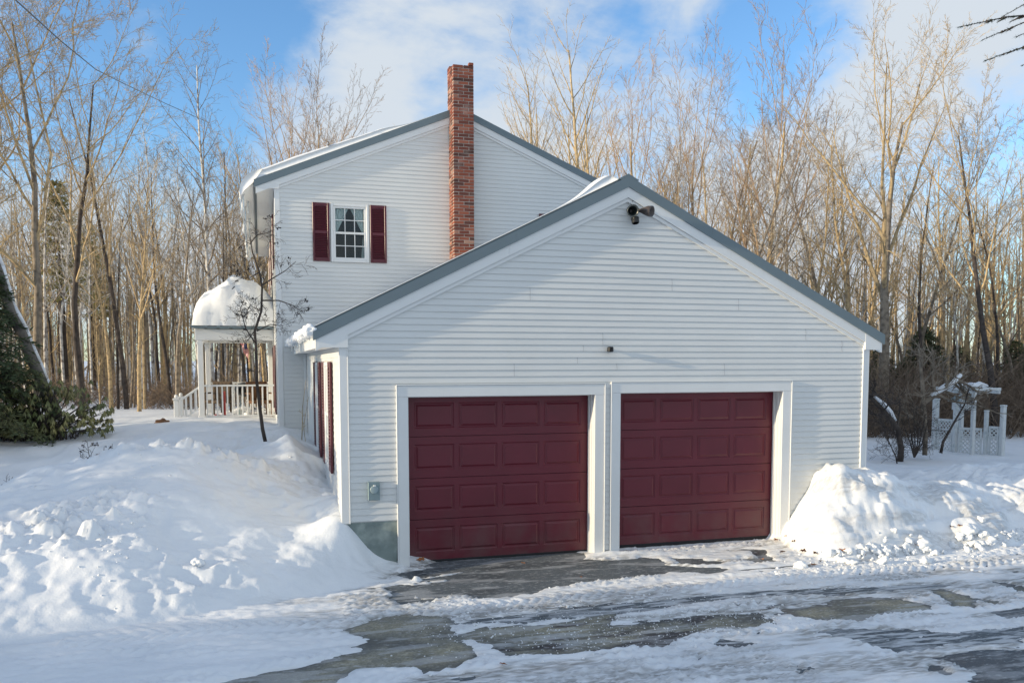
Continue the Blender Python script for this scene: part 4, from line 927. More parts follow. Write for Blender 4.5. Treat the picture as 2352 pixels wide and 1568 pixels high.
add_proto('birch1','birch',21,14,.11,b_birch,b_grey); add_proto('birch2','birch',22,14,.09,b_birch,b_birch)
add_proto('broad1','broad',31,13,.165,b_grey,b_tan); add_proto('broad2','broad',32,13,.15,b_dark,b_tan); add_proto('broad3','broad',33,13,.14,b_grey,b_grey)
add_proto('dense1','dense',41,12,.18,b_tan,b_red); add_proto('dense2','dense',42,12,.16,b_red,b_red)
add_proto('pole1','pole',51,12,.08,b_grey,b_grey); add_proto('pole2','pole',52,12,.07,b_tan,b_tan); add_proto('pole3','pole',53,11,.075,b_dark,b_grey,(.06,.02))
add_proto('great1','great',61,13,.27,b_grey,b_tan)
NT = {'great':'maple_tree','aspen':'poplar_tree','birch':'birch_tree','broad':'maple_tree','dense':'bushy_tree','pole':'young_tree'}
def plant(key, x, y, H, label, group=None, rot=None, lean=(0,0), zoff=0):
    tm, cm_, h0 = protos[key]; k = key[:-1]; s = H/h0
    t_ = thing(NT[k], label, 'tree', (x, y, zg(x, y)+zoff), group)
    t_.rotation_euler = (lean[1], lean[0], random.uniform(0, 6.28) if rot is None else rot)
    for nm, me in (('trunk', tm), ('crown', cm_)):
        o = bpy.data.objects.new(nm, me); COL.objects.link(o); o.parent = t_
    t_.scale = (s*random.uniform(.9,1.1) if rot is None else s, s, s)
    return t_
def px_tree(key, px, dep, topy, label, group=None, **kw):
    p = atd(px, 900, dep); z = zg(p.x, p.y); H = (834-topy)*dep/FPX+CP.z-z
    return plant(key, p.x, p.y, H, label, group, **kw)
# named trees
px_tree('great1', 2030, 27, 40, 'large grey tree with forked wide crown behind the garage right corner', rot=.6)
px_tree('dense1', 1745, 31, 20, 'tall reddish tree with dense fan of twigs behind the garage roof', rot=1.0)
px_tree('dense1', 1480, 38, 90, 'wide pale bushy tree between the slim poplar and the garage peak', rot=4.4)
px_tree('dense2', 1600, 36, 100, 'tan bushy tree just left of the tall reddish tree behind the garage roof', rot=2.4)
px_tree('aspen1', 1370, 30, 20, 'slim bare poplar rising right of the brick chimney behind the upper house', rot=.3)
px_tree('aspen3', 1260, 33, 110, 'pale poplar between the chimney and the slim poplar behind the house', rot=2.0)
px_tree('broad2', 2290, 25, 90, 'dark trunked tree near the right edge behind the lattice fence', rot=2.2)
px_tree('broad3', 1910, 36, 190, 'dark stemmed tree between the reddish tree and the wide crowned grey tree', rot=4.0)
px_tree('birch1', 488, 32, 60, 'tall white birch rising above the woods left of the porch', rot=.4)
px_tree('broad3', 408, 24, 330, 'dark tree forking low in a V left of the porch', rot=1.1)
px_tree('broad1', 70, 19, -260, 'big dark trunk leaning left at the left edge of the yard', rot=3.2, lean=(-.16,0))
px_tree('broad2', 185, 21, -20, 'thick dark trunked tree beside the big leaning tree at the left', rot=5.0, lean=(-.05,0))
px_tree('broad1', -60, 17, -420, 'spreading tree at the left frame edge with branches over the yard', rot=1.4, lean=(.12,0))
px_tree('aspen2', 290, 27, 130, 'straight tan poplar in front of the left woods', rot=1.4)
px_tree('dense2', 660, 46, 120, 'fan shaped tree behind the snowy left end of the upper roof', rot=.2)
px_tree('dense1', 740, 50, 95, 'taller fan shaped tree behind the upper roof left of the chimney', rot=3.0)
# leaning bare trunk at the left edge
a, b = MB(), MB(); pb = at(118, 930, 9.5); pt = at(-60, 470, 9.0)
rn = random.Random(5); pts = [pb.lerp(pt, q)+Vector((rn.uniform(-.03,.03),0,.16*math.sin(q*PI)*-1)) for q in np.linspace(-.08,1,12)]
a.tube(pts, list(np.linspace(.135,.095,12)), 9)
for i in (7,9,10,11):
    grow(rn, a, b, pts[i], Vector((rn.uniform(-.6,.4), rn.uniform(-.3,.3), 1)).normalized(), 2.6, .045, 1, SP['broad'])
t_ = thing('leaning_tree', 'smooth grey trunk leaning steeply out of frame behind the rhododendron', 'tree', pb)
a.build('trunk', bark('smooth_grey_bark', (.19,.175,.155), (.12,.11,.10), 3), t_, True); b.build('crown', b_tan, t_); rel(t_)
mbs = MB()
for i in range(9):
    q0, q1 = pts[i+1], pts[i+2]; mbs.tube([q0+Vector((.06,-.02,.14)), q1+Vector((.06,-.02,.14))], [.05,.05], 6)
tag(mbs.build('trunk_snow', m_snowroof, None, True), 'strip of snow along the top of the smooth leaning trunk', 'snow')
# forest: sampled over the two woods and behind the house
rn = random.Random(99)
def forest(n_, px0, px1, d0, d1, keys, t0, t1, label, group, pw=1.4):
    for i in range(n_):
        px = px0+(px1-px0)*(i+rn.random())/n_; dep = d0+(d1-d0)*rn.random()**pw; k = rn.choice(keys); p = atd(px, 900, dep)
        if -5 < p.x < 8 and p.y < 21: dep = 34; p = atd(px, 900, dep)
        top = rn.uniform(t0, t1)+(dep-d0)*3
        if k.startswith('pole'): top += 130
        px_tree(k, px, dep, top, label % {'aspen':'poplar','birch':'white birch','broad':'branching tree','dense':'bushy tree','pole':'thin young tree'}[k[:-1]], group+' '+k[:-1], lean=(rn.gauss(0,.03), rn.gauss(0,.03)))
forest(100, -250, 640, 25, 50, ['aspen1','aspen2','aspen3','birch1','birch2','pole1','pole2','pole3','pole1','pole3'], 230, 470, 'bare %s in the woods left of the porch', 'left woods')
forest(16, 560, 1180, 44, 58, ['aspen2','dense2','aspen1','pole1'], 260, 400, 'bare %s behind the upper house roof', 'trees behind the house')
forest(20, 1130, 1700, 32, 52, ['aspen1','aspen3','aspen2','birch2'], 180, 350, 'bare %s behind the house right of the chimney', 'trees behind the chimney')
forest(72, 1650, 2750, 27, 50, ['aspen1','aspen2','aspen3','pole2','pole1','birch2','aspen1','broad3','pole3'], 220, 500, 'bare %s in the woods behind the lattice fence', 'right woods')
# far woods too dense to count
mb = MB(); rn = random.Random(8)
for i in range(1500):
    px = rn.uniform(-500, 2900); dep = rn.uniform(34, 62)
    if 640 < px < 1950 and rn.random() < .65: continue
    p = atd(px, 900, dep); z0 = zp(p.x, p.y); H = rn.uniform(4, 10); r = rn.uniform(.03,.10); dx, dy = rn.gauss(0,.3), rn.gauss(0,.3)
    P_ = [(p.x+dx*q*q+rn.gauss(0,.04), p.y+dy*q, z0-.3+H*q) for q in (0,.25,.5,.75,1)]; mb.tube(P_, [r, r*.85, r*.65, r*.4, .012], 4, rn.choice((0,0,1,2)), False)
    for k in range(8):
        q = rn.uniform(.12,.98); a = rn.uniform(0,6.28); L = rn.uniform(.5,1.8); o = Vector((p.x+dx*q*q, p.y+dy*q, z0-.3+H*q)); e_ = o+Vector((math.cos(a)*L*.7, math.sin(a)*L*.7, L*.8))
        mb.tube([o, o.lerp(e_,.5)+Vector((0,0,-.08)), e_], [.016,.011,.005], 3, 0, False)
tag(mb.build('distant_woods', [b_tan, b_grey, b_birch]), 'dense mass of thin bare stems deep in the woods', 'woods', kind='stuff')
# brush at the forest edge
mb = MB(); rn = random.Random(18)
for i in range(900):
    right = rn.random() < .72
    px, dep = (rn.uniform(1940, 2800), rn.uniform(24.5, 33)) if right else (rn.uniform(-400, 640), rn.uniform(27, 34))
    p = atd(px, 900, dep); z0 = zp(p.x, p.y); L = rn.uniform(.8, 3.4) if right else rn.uniform(.4,1.6)
    for k in range(7):
        a = rn.uniform(0,6.28); w = rn.uniform(.3,1.5); o = Vector((p.x, p.y, z0-.1)); e_ = o+Vector((math.cos(a)*w*L*.8, math.sin(a)*w*L*.5, L*rn.uniform(.3,1)))
        m_ = o.lerp(e_,.55)+Vector((rn.gauss(0,.1), 0, .12*L)); mb.tube([o, m_, e_], [.011,.008,.004], 3, 0, False)
        for j in range(3): s_ = o.lerp(e_, rn.uniform(.3,.9)); mb.tube([s_, s_+Vector((rn.gauss(0,.25), rn.gauss(0,.25), rn.uniform(.0,.4)))], [.005,.003], 3, 0, False)
tag(mb.build('underbrush', bark('brush_bark', (.20,.15,.11), (.12,.09,.07))), 'tangle of bare brown brush along the forest edge', 'brush', kind='stuff')
# conifers
def conifer(name, label, x, y, H, R, m, seed, n_w=22, dens=16, z0=None, droop=.25, start=.08, needle=.10, group=None):
    rn = random.Random(seed); zb = zg(x, y) if z0 is None else z0
    t_ = thing(name, label, 'tree', (x, y, zb), group); a, b = MB(), MB()
    a.tube([(0,0,-.3),(0,0,H*.5),(0,0,H)], [H*.016+.04, H*.009+.02, .012], 7)
    for i in range(n_w):
        f = start+(1-start)*(i/n_w)**.9; z = H*f; L0 = R*(1-f)**.8+.12
        for k in range(6):
            az = rn.uniform(0,6.28); L = L0*rn.uniform(.7,1.1); P = [Vector((math.cos(az)*L*q, math.sin(az)*L*q, z-droop*L*q*q*1.6+.12*L*q)) for q in (0,.33,.66,1)]
            b.tube(P, [.02,.014,.009,.004], 3, 1, False)
            for j in range(int(dens*L0/R)+5):
                q = rn.uniform(.15,1); k_ = min(int(q*3),2); o = P[k_].lerp(P[k_+1], q*3-k_); sd = rn.choice((-1,1)); tl = (.10+.34*L*(1-q)**.7)*rn.uniform(.6,1.1)
                dv = Vector((math.cos(az+sd*.9), math.sin(az+sd*.9), -.18+rn.gauss(0,.12))); e_ = o+dv*tl; perp = Vector((-dv.y, dv.x, 0))
                for w in range(max(3, int(tl/needle*2.2))):
                    s_ = o.lerp(e_, (w+rn.random())/max(3, int(tl/needle*2.2))); nv = (dv*.5+perp*rn.uniform(-1,1)+Vector((0,0,rn.uniform(-.6,.5)))).normalized()*needle*rn.uniform(.7,1.3)
                    ww = Vector((rn.gauss(0,1), rn.gauss(0,1), rn.gauss(0,1))).normalized()*needle*.14
                    b.face([s_-ww, s_+nv*.5+ww, s_+nv, s_+nv*.4-ww*1.2], 0)
    a.build('trunk', b_dark, t_, True); b.build('crown', [m, b_dark], t_)
    return t_
m_spr = mat('spruce_needles', (.06,.085,.04), .6, .3, noise=(1.5,.4), mix=((.13,.12,.05),.8,.5,.7))
p = atd(-25, 900, 17); conifer('spruce_tree', 'dark spruce half out of frame at the left edge beside the rhododendron', p.x, p.y, 3.6, 1.4, m_spr, 1, 34, 30, needle=.12)
proto_sp = conifer('spruce_tree', 'dark green spruce among the woods behind the lattice fence', *atd(2120, 900, 34).xy, 3.6, 1.7, m_spr, 2, 36, 30, needle=.13, group='right spruces')
def cop(src, label, x, y, s, group=None, rot=0):
    o = src.copy(); COL.objects.link(o); o.location = (x, y, zg(x, y)); o.scale = (s,s,s); o.rotation_euler = (0,0,rot); o['label'] = label
    if group: o['group'] = group
    for c in src.children: q = c.copy(); COL.objects.link(q); q.parent = o
    return o
for i, (px, d_, s_) in enumerate(((2020,36,.8),(2200,37,.8),(2330,34,.85),(2420,34,1.1),(2070,33,.6))):
    q = atd(px, 900, d_); cop(proto_sp, 'dark green spruce among the woods behind the lattice fence', q.x, q.y, s_, 'right spruces', i)
pr = conifer('pine_tree', 'yellow green pine in the left woods', *atd(150, 900, 34).xy, 8.6, 1.7, m_pine, 4, 16, 20, droop=-.08, start=.45, needle=.26, group='left pines')
for i, (px, d_, s_) in enumerate(((215,40,.9),)):
    q = atd(px, 900, d_); cop(pr, 'yellow green pine in the left woods', q.x, q.y, s_, 'left pines', i*2)
# fir on the near right: only its branch tips reach into the frame
fx, fy = 14.6, 3.0
t_ = thing('fir_tree', 'dark fir whose branch tips reach in at the upper right corner', 'tree', (fx, fy, 0)); a, b = MB(), MB(); rn = random.Random(6)
a.tube([(fx,fy,-.3),(fx,fy,7),(fx,fy,14)], [.24,.16,.05], 8)
def firbranch(P, side=True):
    b.tube(P, list(np.linspace(.028,.006,len(P))), 4, 1, False); N = len(P)-1
    L = sum((P[i+1]-P[i]).length for i in range(N))
    for j in range(int(L*95)):
        q = rn.random(); k_ = min(int(q*N), N-1); o = P[k_].lerp(P[k_+1], q*N-k_); t0 = (P[k_+1]-P[k_]).normalized()
        nv = (t0*.8+Vector((rn.gauss(0,.5), rn.gauss(0,.5), rn.gauss(-.1,.45)))).normalized()*rn.uniform(.06,.10); ww = nv.orthogonal().normalized()*.008
        b.face([o-ww, o+ww, o+nv], 0)
    if side:
        for j in range(int(L*5)):
            q = rn.uniform(.05,.85); k_ = min(int(q*N), N-1); o = P[k_].lerp(P[k_+1], q*N-k_); t0 = (P[k_+1]-P[k_]).normalized(); sd = rn.choice((-1,1))
            e_ = o+(t0+t0.cross(Vector((0,0,1)))*sd*.8+Vector((0,0,-.35))).normalized()*rn.uniform(.15,.5)*(1.1-q); firbranch([o, o.lerp(e_,.5), e_], False)
for px, py, Y_, a_ in ((2200,63,2.4,.15),(2262,140,2.6,.2),(2256,92,3.2,.15),(2300,40,3.6,.1),(2335,85,2.2,.3),(2350,150,3.0,.0)):
    tip = at(px, py, Y_); root = Vector((fx, fy, tip.z+.75+a_)); firbranch([root, root.lerp(tip,.35)+Vector((0,0,.12)), root.lerp(tip,.7)+Vector((0,0,.12)), tip])
for i in range(80):
    az = rn.uniform(0,6.28); z = rn.uniform(6,14)
    if math.cos(az) < .2 : z = rn.uniform(10.8,14)
    L = 3.2*(1-(z-5)/10)+.3; e_ = Vector((fx+math.cos(az)*L, fy+math.sin(az)*L, z-.5)); o = Vector((fx,fy,z)); firbranch([o, o.lerp(e_,.5)+Vector((0,0,.1)), e_])
a.build('trunk', b_dark, t_, True); b.build('crown', [m_needle, b_dark], t_); rel(t_)
# rhododendron
def leaf(mb, o, d, L, w, mi=0):
    s_ = d.cross(Vector((0,0,1))); s_ = (s_.normalized() if s_.length > .01 else Vector((1,0,0)))*w; m_ = o+d*L*.5
    mb.face([o, m_-s_, o+d*L, m_+Vector((0,0,.006))], mi); mb.face([o, m_+Vector((0,0,.006)), o+d*L, m_+s_], mi)
t_ = None; mb, st = MB(), MB(); rn = random.Random(12); c0 = at(95, 1000, 9.2); zb = zg(c0.x, c0.y)
for i in range(560):
    a = rn.uniform(0,6.28); rr_ = rn.random()**.5; x = c0.x-.15+1.55*rr_*math.cos(a)+rn.gauss(0,.05); y_ = c0.y+.75*rr_*math.sin(a)
    hmax = 1.28*(1-.55*rr_**2.5)*(.75+.5*rn.random()); z = zb+rn.uniform(.1, 1)*hmax; o = Vector((x, y_, z))
    if rn.random() < .4: st.tube([(c0.x+(x-c0.x)*.5, c0.y+(y_-c0.y)*.5, zb-.05), ((x+c0.x)/2+.1*rn.uniform(-1,1), (y_+c0.y)/2, (z+zb)/2), (x,y_,z)], [.014,.01,.006], 4)
    for k in range(11):
        az = k*.9+rn.uniform(-.2,.2); d = Vector((math.cos(az)*.5, math.sin(az)*.5, -rn.uniform(.6,1.5))).normalized(); leaf(mb, o+Vector((0,0,.02)), d, rn.uniform(.11,.17), .018)
t_ = thing('rhododendron_bush', 'broad evergreen rhododendron with drooping leaves in the snow at left', 'bush', (c0.x, c0.y, zb))
mb.build('leaves', m_rhodo, t_); st.build('stems', b_dark, t_); rel(t_)
# crabapple in front of the porch, traced stems
def bush(name, label, cat, stems, r0, m, seed, lev=2, fruit=0, loc=None):
    rn = random.Random(seed); a, b, f = MB(), MB(), MB(); tips = []
    for P, ra, rb in stems:
        P = [Vector(q) for q in P]; a.tube(P, list(np.linspace(ra, rb, len(P))), 7)
    for P, ra, rb, n_, L in [(s[0], s[1], s[2], r0[0], r0[1]) for s in stems]:
        P = [Vector(q) for q in P]; N = len(P)-1
        for i in range(n_):
            q = r0[2]+(1-r0[2])*(i+rn.random())/n_; k_ = min(int(q*N), N-1); o = P[k_].lerp(P[k_+1], q*N-k_); dd = (P[k_+1]-P[k_]).normalized()
            u = dd.orthogonal().normalized(); v = dd.cross(u); az = rn.uniform(0,6.28); nd = (dd*.5+(u*math.cos(az)+v*math.sin(az))*.9).normalized()
            sp = [(6,5,45,.5,.16,.03,4,.15),(4,4,45,.5,.18,.02,3,.15),(3,0,0,0,.2,0,3,0)]
            grow2(rn, b, o, nd, L*rn.uniform(.6,1.1)*(1.1-.5*q), max(rb*.7,.004), sp[3-lev-0:] if lev < 3 else sp, tips)
    t_ = thing(name, label, cat, loc or stems[0][0][0])
    a.build('trunk' if cat == 'tree' else 'stems', m, t_, True); b.build('branches', m, t_)
    if fruit:
        rn.shuffle(tips)
        for q in tips[:fruit]:
            f = MB()
            for k in range(5): f.blob((q.x+rn.gauss(0,.016), q.y+rn.gauss(0,.016), q.z-rn.uniform(0,.04)), rn.uniform(.007,.012), k, 0)
            f.build('fruit_cluster', m_fruit, t_)
    rel(t_); return t_
def grow2(rnd, mb, p, d, L, r, sp, tips, lev=0):
    seg, nch, ang, lr, wig, up, sides, start = sp[lev]; pts = [p]; dirs = []; q = p; 
    for i in range(seg): d = (d+Vector((rnd.gauss(0,wig), rnd.gauss(0,wig), rnd.gauss(0,wig)+up))).normalized(); q = q+d*(L/seg); pts.append(q); dirs.append(d)
    mb.tube(pts, list(np.linspace(r, max(r*.35,.002), seg+1)), sides, 0, False); tips.append(q)
    if lev+1 >= len(sp): return
    for c in range(nch):
        f = start+(1-start)*(c+rnd.random())/nch; k = min(int(f*seg), seg-1); u = dirs[k].orthogonal().normalized(); v = dirs[k].cross(u); az = rnd.uniform(0,6.28); a = math.radians(ang)
        grow2(rnd, mb, pts[k].lerp(pts[k+1], f*seg-k), (dirs[k]*math.cos(a)+(u*math.cos(az)+v*math.sin(az))*math.sin(a)).normalized(), L*lr*rnd.uniform(.7,1.2), max(r*.55,.0025), sp, tips, lev+1)
Yc = 4.9
tr_ = [at(x, y_, Yc) for x, y_ in ((612,1026),(603,985),(596,930),(590,880),(588,800),(585,760),(600,715),(602,660),(596,625),(580,580),(574,545))]
br = [([at(x,y_,Yc+dy) for x,y_,dy in L], ra, .004) for L, ra in (
 (((602,655,0),(625,640,.1),(655,622,.2),(680,600,.3)),.014),(((602,690,0),(640,690,-.1),(670,700,-.2),(692,715,-.2)),.014),(((574,560,0),(590,540,.1),(612,535,.2),(630,528,.2)),.012),
 (((590,760,0),(620,745,.1),(650,748,.2)),.012),(((588,790,0),(565,755,-.2),(552,710,-.2),(560,690,-.2)),.012),(((596,625,0),(570,640,-.2),(560,600,-.3)),.012),(((600,715,0),(575,700,-.1),(562,725,-.1)),.010),(((585,760,0),(562,790,.2),(556,775,.3)),.009))]
bush('crabapple_tree', 'small dark crabapple tree with withered fruit in front of the porch', 'tree', [(tr_, .034, .010)]+br, (6,.44,.3), b_dark, 3, 3, 55)
# small twiggy plants in the snow
c = at(205, 1055, 3.4); z = zg(c.x, c.y)
bush('snowbound_shrub', 'leafless twiggy shrub sticking out of the snow mound crest at left', 'bush', [([(c.x+.12,c.y,z-.1),(c.x,c.y,z+.08),(c.x-.12,c.y,z+.16)],.008,.004),([(c.x+.1,c.y,z-.1),(c.x+.0,c.y,z+.18),(c.x-.02,c.y,z+.38)],.007,.003),([(c.x+.1,c.y,z-.1),(c.x+.2,c.y,z+.14),(c.x+.28,c.y,z+.28)],.006,.003),([(c.x+.2,c.y,z-.05),(c.x+.28,c.y,z+.05),(c.x+.35,c.y,z+.02)],.006,.003)], (6,.16,.3), b_dark, 4, 2, 14)
c = at(10, 1030, 4.5); z = zg(c.x, c.y)
bush('bare_sprig', 'thin bare twigs arching over the snow at the left frame edge', 'bush', [([(c.x-.1,c.y,z-.1),(c.x,c.y,z+.12),(c.x+.2,c.y,z+.22),(c.x+.5,c.y,z+.12)],.007,.003),([(c.x-.1,c.y,z-.1),(c.x+.0,c.y,z+.2),(c.x+.1,c.y,z+.35)],.007,.003)], (4,.22,.3), b_dark, 5, 2)
c = at(692, 985, 5.5); z = zg(c.x, c.y)
bush('wall_sapling', 'two thin tan stems standing in the drift against the garage side wall', 'bush', [([(c.x,c.y,z-.1),(c.x+.02,c.y,z+.3),(c.x+.03,c.y,z+.62),(c.x+.10,c.y,z+1.1)],.010,.003),([(c.x+.08,c.y,z-.1),(c.x+.04,c.y,z+.25),(c.x+.14,c.y,z+.8)],.006,.003)], (3,.10,.3), b_tan, 6, 2)
c = at(373, 972, 10.4); tag(MB().blob((c.x,c.y,zg(c.x,c.y)+.03), .11, 8, 2, .7).build('stump', m_brown, None, True), 'brown stump poking out of the snow left of the porch steps', 'stump')
# right-hand shrubs
def rstem(pts, dep): return [atd(x, y_, dep) for x, y_ in pts]
def onsnow(px, py):
    for dep in np.arange(14, 30, .1):
        q = atd(px, py, dep)
        if q.z <= zp(q.x, q.y): return dep
    return 20
d1 = onsnow(2062, 1060); 
S1 = [([*rstem(((2066,1075),(2070,1030),(2062,985),(2040,955),(2010,925),(1998,905)), d1)], .075, .03)]
bush('apple_tree', 'snow dusted fruit tree with crooked stem leaning left behind the garage corner', 'tree', S1+[(rstem(((2062,985),(2050,965),(2020,930),(1996,930)), d1), .03, .012)], (9,.9,.3), b_dark, 7, 3)
S2 = [(rstem(((2063,1078),(2058,1050),(2040,1010),(2010+i*14,960-abs(i-3)*6)), d1-.4), .016, .006) for i in range(4)]
bush('multi_stem_shrub', 'leafless shrub fanning out left of the crooked fruit tree', 'bush', S2, (7,.55,.2), b_dark, 8, 3)
S3 = [(rstem(((2100,1050),(2100-8+i*5,1020),(2070+i*14,960-10*(i%3))), d1+.3), .02, .007) for i in range(6)]
bush('multi_stem_shrub', 'leafless upright shrub between the crooked fruit tree and the sawn trunk', 'bush', S3, (8,.6,.15), b_dark, 9, 3)
S4 = [(rstem(((2124,1045),(2126,1000),(2124,950),(2118,880),(2112,800)), d1+.5), .055, .03), (rstem(((2122,925),(2150,905),(2185,882),(2205,872)), d1+.5), .06, .05)]
bush('old_apple_tree', 'old tree with sawn limb carrying snow left of the lattice fence', 'tree', S4, (10,1.1,.25), b_grey, 10, 3)
q = rstem(((2138,918),(2165,900),(2190,884),(2207,868)), d1+.5)
tag(MB().tube([v+Vector((0,0,.08)) for v in q], [.05,.075,.075,.04], 7).build('limb_snow', m_snowroof, None, True), 'ridge of snow on the sawn limb left of the lattice fence', 'snow')
q = rstem(((2008,920),(2030,938),(2045,955),(2058,975)), d1)
tag(MB().tube([v+Vector((0,0,.09)) for v in q], [.03,.05,.05,.02], 7).build('limb_snow', m_snowroof, None, True), 'ridge of snow on the crooked fruit tree stem', 'snow')
S5 = [(rstem(((2161,1040),(2166,1015),(2180,990),(2200,955),(2215,930),(2226,890)), d1+.2), .035, .012)]
bush('leaning_sapling', 'dark leaning sapling in front of the lattice fence', 'tree', S5, (8,.7,.45), b_dark, 11, 3)
# ---------------------------------------------------------------- lattice fence and arbour
def lattice(mb, w, z0, z1, T_, p=.10, s_=.013):
    k = -z1
    for sg in (1, -1):
        c_ = -(z1-z0)
        while c_ < w+(z1-z0):
            # line x = c + sg*(z-z0) clipped
            a0, a1 = (c_, c_+(z1-z0)) if sg > 0 else (c_+(z1-z0), c_)
            t0, t1 = 0., 1.
            dx = a1-a0
            lo = (0-a0)/dx; hi = (w-a0)/dx
            if lo > hi: lo, hi = hi, lo
            t0 = max(t0, lo); t1 = min(t1, hi)
            if t1-t0 > .02:
                P = [Vector((a0+dx*t, 0, z0+(z1-z0)*t)) for t in (t0, t1)]; d = (P[1]-P[0]).normalized(); n_ = Vector((-d.z, 0, d.x))*s_; yo = -.006 if sg > 0 else .006
                R_ = [P[0]-n_, P[1]-n_, P[1]+n_, P[0]+n_]
                f0 = [T_ @ (v+Vector((0,yo-.004,0))) for v in R_]; f1 = [T_ @ (v+Vector((0,yo+.004,0))) for v in R_]
                mb.face(f0); mb.face(f1[::-1])
                for i in range(4): mb.face([f0[i], f1[i], f1[(i+1)%4], f0[(i+1)%4]])
            c_ += p
    return mb
df = onsnow(2270, 1044)
def P2(px, py, dep=None): return atd(px, py, dep or df)
posts = [(2146,1030,921,df+1.0,.075),(2188,1036,927,df+.7,.06),(2250,1044,898,df,.06),(2282,1044,922,df+.3,.05),(2300,1046,932,df-.1,.05)]
t_ = thing('lattice_fence', 'weathered white lattice garden fence with capped posts in the snowy field', 'fence', P2(2225,1044))
for px, yb, yt, dp, w in ((2146,1036,918,df+1.2,.062),(2192,1044,928,df+.6,.05),(2262,1050,945,df+.15,.042),(2300,1054,933,df-.2,.052)):
    b0, t0 = P2(px, yb, dp), P2(px, yt, dp); c_ = MB(); c_.bbox(b0.x-w, b0.x+w, b0.y-w, b0.y+w, b0.z-.3, t0.z, .012); o = c_.build('post', m_oldwood, t_)
    MB().bbox(b0.x-w*1.15, b0.x+w*1.15, b0.y-w*1.15, b0.y+w*1.15, t0.z+.001, t0.z+.04, .012).build('post_cap', m_oldwood, o)
segs = [((2146,df+1.2),(2192,df+.6),.78),((2192,df+.6),(2262,df+.15),.60),((2262,df+.15),(2300,df-.2),.66)]
for (pa, da), (pb_, db), hh in segs:
    A, B = P2(pa,1044,da), P2(pb_,1044,db); zb = min(zp(A.x,A.y), zp(B.x,B.y))-.05; v = Vector((B.x-A.x, B.y-A.y, 0)); L = v.length
    T_ = Matrix.Translation((A.x, A.y, zb)) @ Matrix.Rotation(math.atan2(v.y, v.x), 4, 'Z'); pn = MB(); lattice(pn, L-.2, .06, hh, T_ @ Matrix.Translation((.1,0,0)))
    pn.bbox(.08, L-.08, -.025, .025, hh, hh+.06, .006, T=T_); pn.bbox(.08, L-.08, -.02, .02, hh-.22, hh-.18, .004, T=T_); pn.bbox(.08, L-.08, -.025, .025, .0, .06, .006, T=T_); pn.bbox(.08,.12,-.022,.022,.06,hh,.004,T=T_); pn.bbox(L-.12,L-.08,-.022,.022,.06,hh,.004,T=T_)
    pn.build('lattice_panel', m_oldwood, t_)
rel(t_)
t_ = thing('arbour', 'weathered garden arbour with snow covered top above the lattice fence', 'arbour', P2(2225,1044,df))
A, B = P2(2232,1044,df-.1), P2(2205,1040,df+1.2)
for q in (A, B): MB().bbox(q.x-.045, q.x+.045, q.y-.045, q.y+.045, q.z-.4, P2(2225,900).z, .012).build('post', m_oldwood, t_)
zt = P2(2225, 893).z; C_ = (A+B)/2
for k in range(6): MB().bbox(C_.x-.38, C_.x+.38, C_.y-.6+k*.24, C_.y-.57+k*.24, zt-.04, zt+.03, .006).build('rafter', m_oldwood, t_)
for s_ in (-1,1): MB().bbox(C_.x+s_*.28-.02, C_.x+s_*.28+.02, C_.y-.66, C_.y+.66, zt-.11, zt-.041, .006).build('beam', m_oldwood, t_)
rel(t_)
mb = MB()
for i, (dx, dy, r_) in enumerate(((-.25,0,.2),(0,.1,.18),(.25,-.1,.18),(.1,.4,.18),(-.2,-.35,.15),(.3,.25,.14))): mb.blob((C_.x+dx, C_.y+dy, zt+.07), r_, i, 2, .4)
tag(mb.build('arbour_snow', m_snowroof, None, True), 'snow cushions lying on top of the garden arbour', 'snow')
t_ = thing('birdhouse', 'grey gabled birdhouse on a post behind the lattice fence', 'birdhouse', P2(2222,1040,df+1.8))
q = P2(2210, 930, df+1.8); MB().tube([(q.x,q.y,zp(q.x,q.y)-.1),(q.x,q.y,q.z-.12)], .03, 8).build('post', m_oldwood, t_)
MB().bbox(q.x-.19,q.x+.19,q.y-.15,q.y+.15,q.z-.12,q.z+.10,.008).build('box', m_oldwood, t_)
MB().prism([(q.x-.28,q.z+.10),(q.x+.28,q.z+.10),(q.x,q.z+.26)], q.y-.2, q.y+.2).build('roof', m_grey, t_); rel(t_)

# ---------------------------------------------------------------- leaves, snow chunks, wire
def leaf_obj(x, y, s_, m, label, seed, group=None):
    rn = random.Random(seed); z = zg(x, y)+.012; mb = MB(); N = 12; P = []
    for i in range(N):
        a = 2*PI*i/N; r = s_*(1 if i % 2 == 0 else .6)*(1.4 if i == 0 else 1)*rn.uniform(.85,1.1)*(.75 if i in (3,9) else 1); P.append(Vector((r*math.cos(a)*1.2, r*math.sin(a)*.75, .35*s_*abs(math.sin(a*1))*rn.uniform(.3,1.3))))
    rt = Matrix.Rotation(rn.uniform(0,6.28), 3, 'Z') @ Matrix.Rotation(rn.uniform(-.5,.5), 3, 'X'); P = [rt @ q for q in P]
    for i in range(N): mb.face([(x,y,z+.01), (x+P[i].x,y+P[i].y,z+P[i].z+.01), (x+P[(i+1)%N].x,y+P[(i+1)%N].y,z+P[(i+1)%N].z+.01)])
    return tag(mb.build('fallen_leaf', m, None), label, 'leaf', group)
def gpt(px, py):
    for dep in np.arange(6, 14, .03):
        q = atd(px, py, dep)
        if q.z <= zg(q.x, q.y): return q.x, q.y
    return q.x, q.y
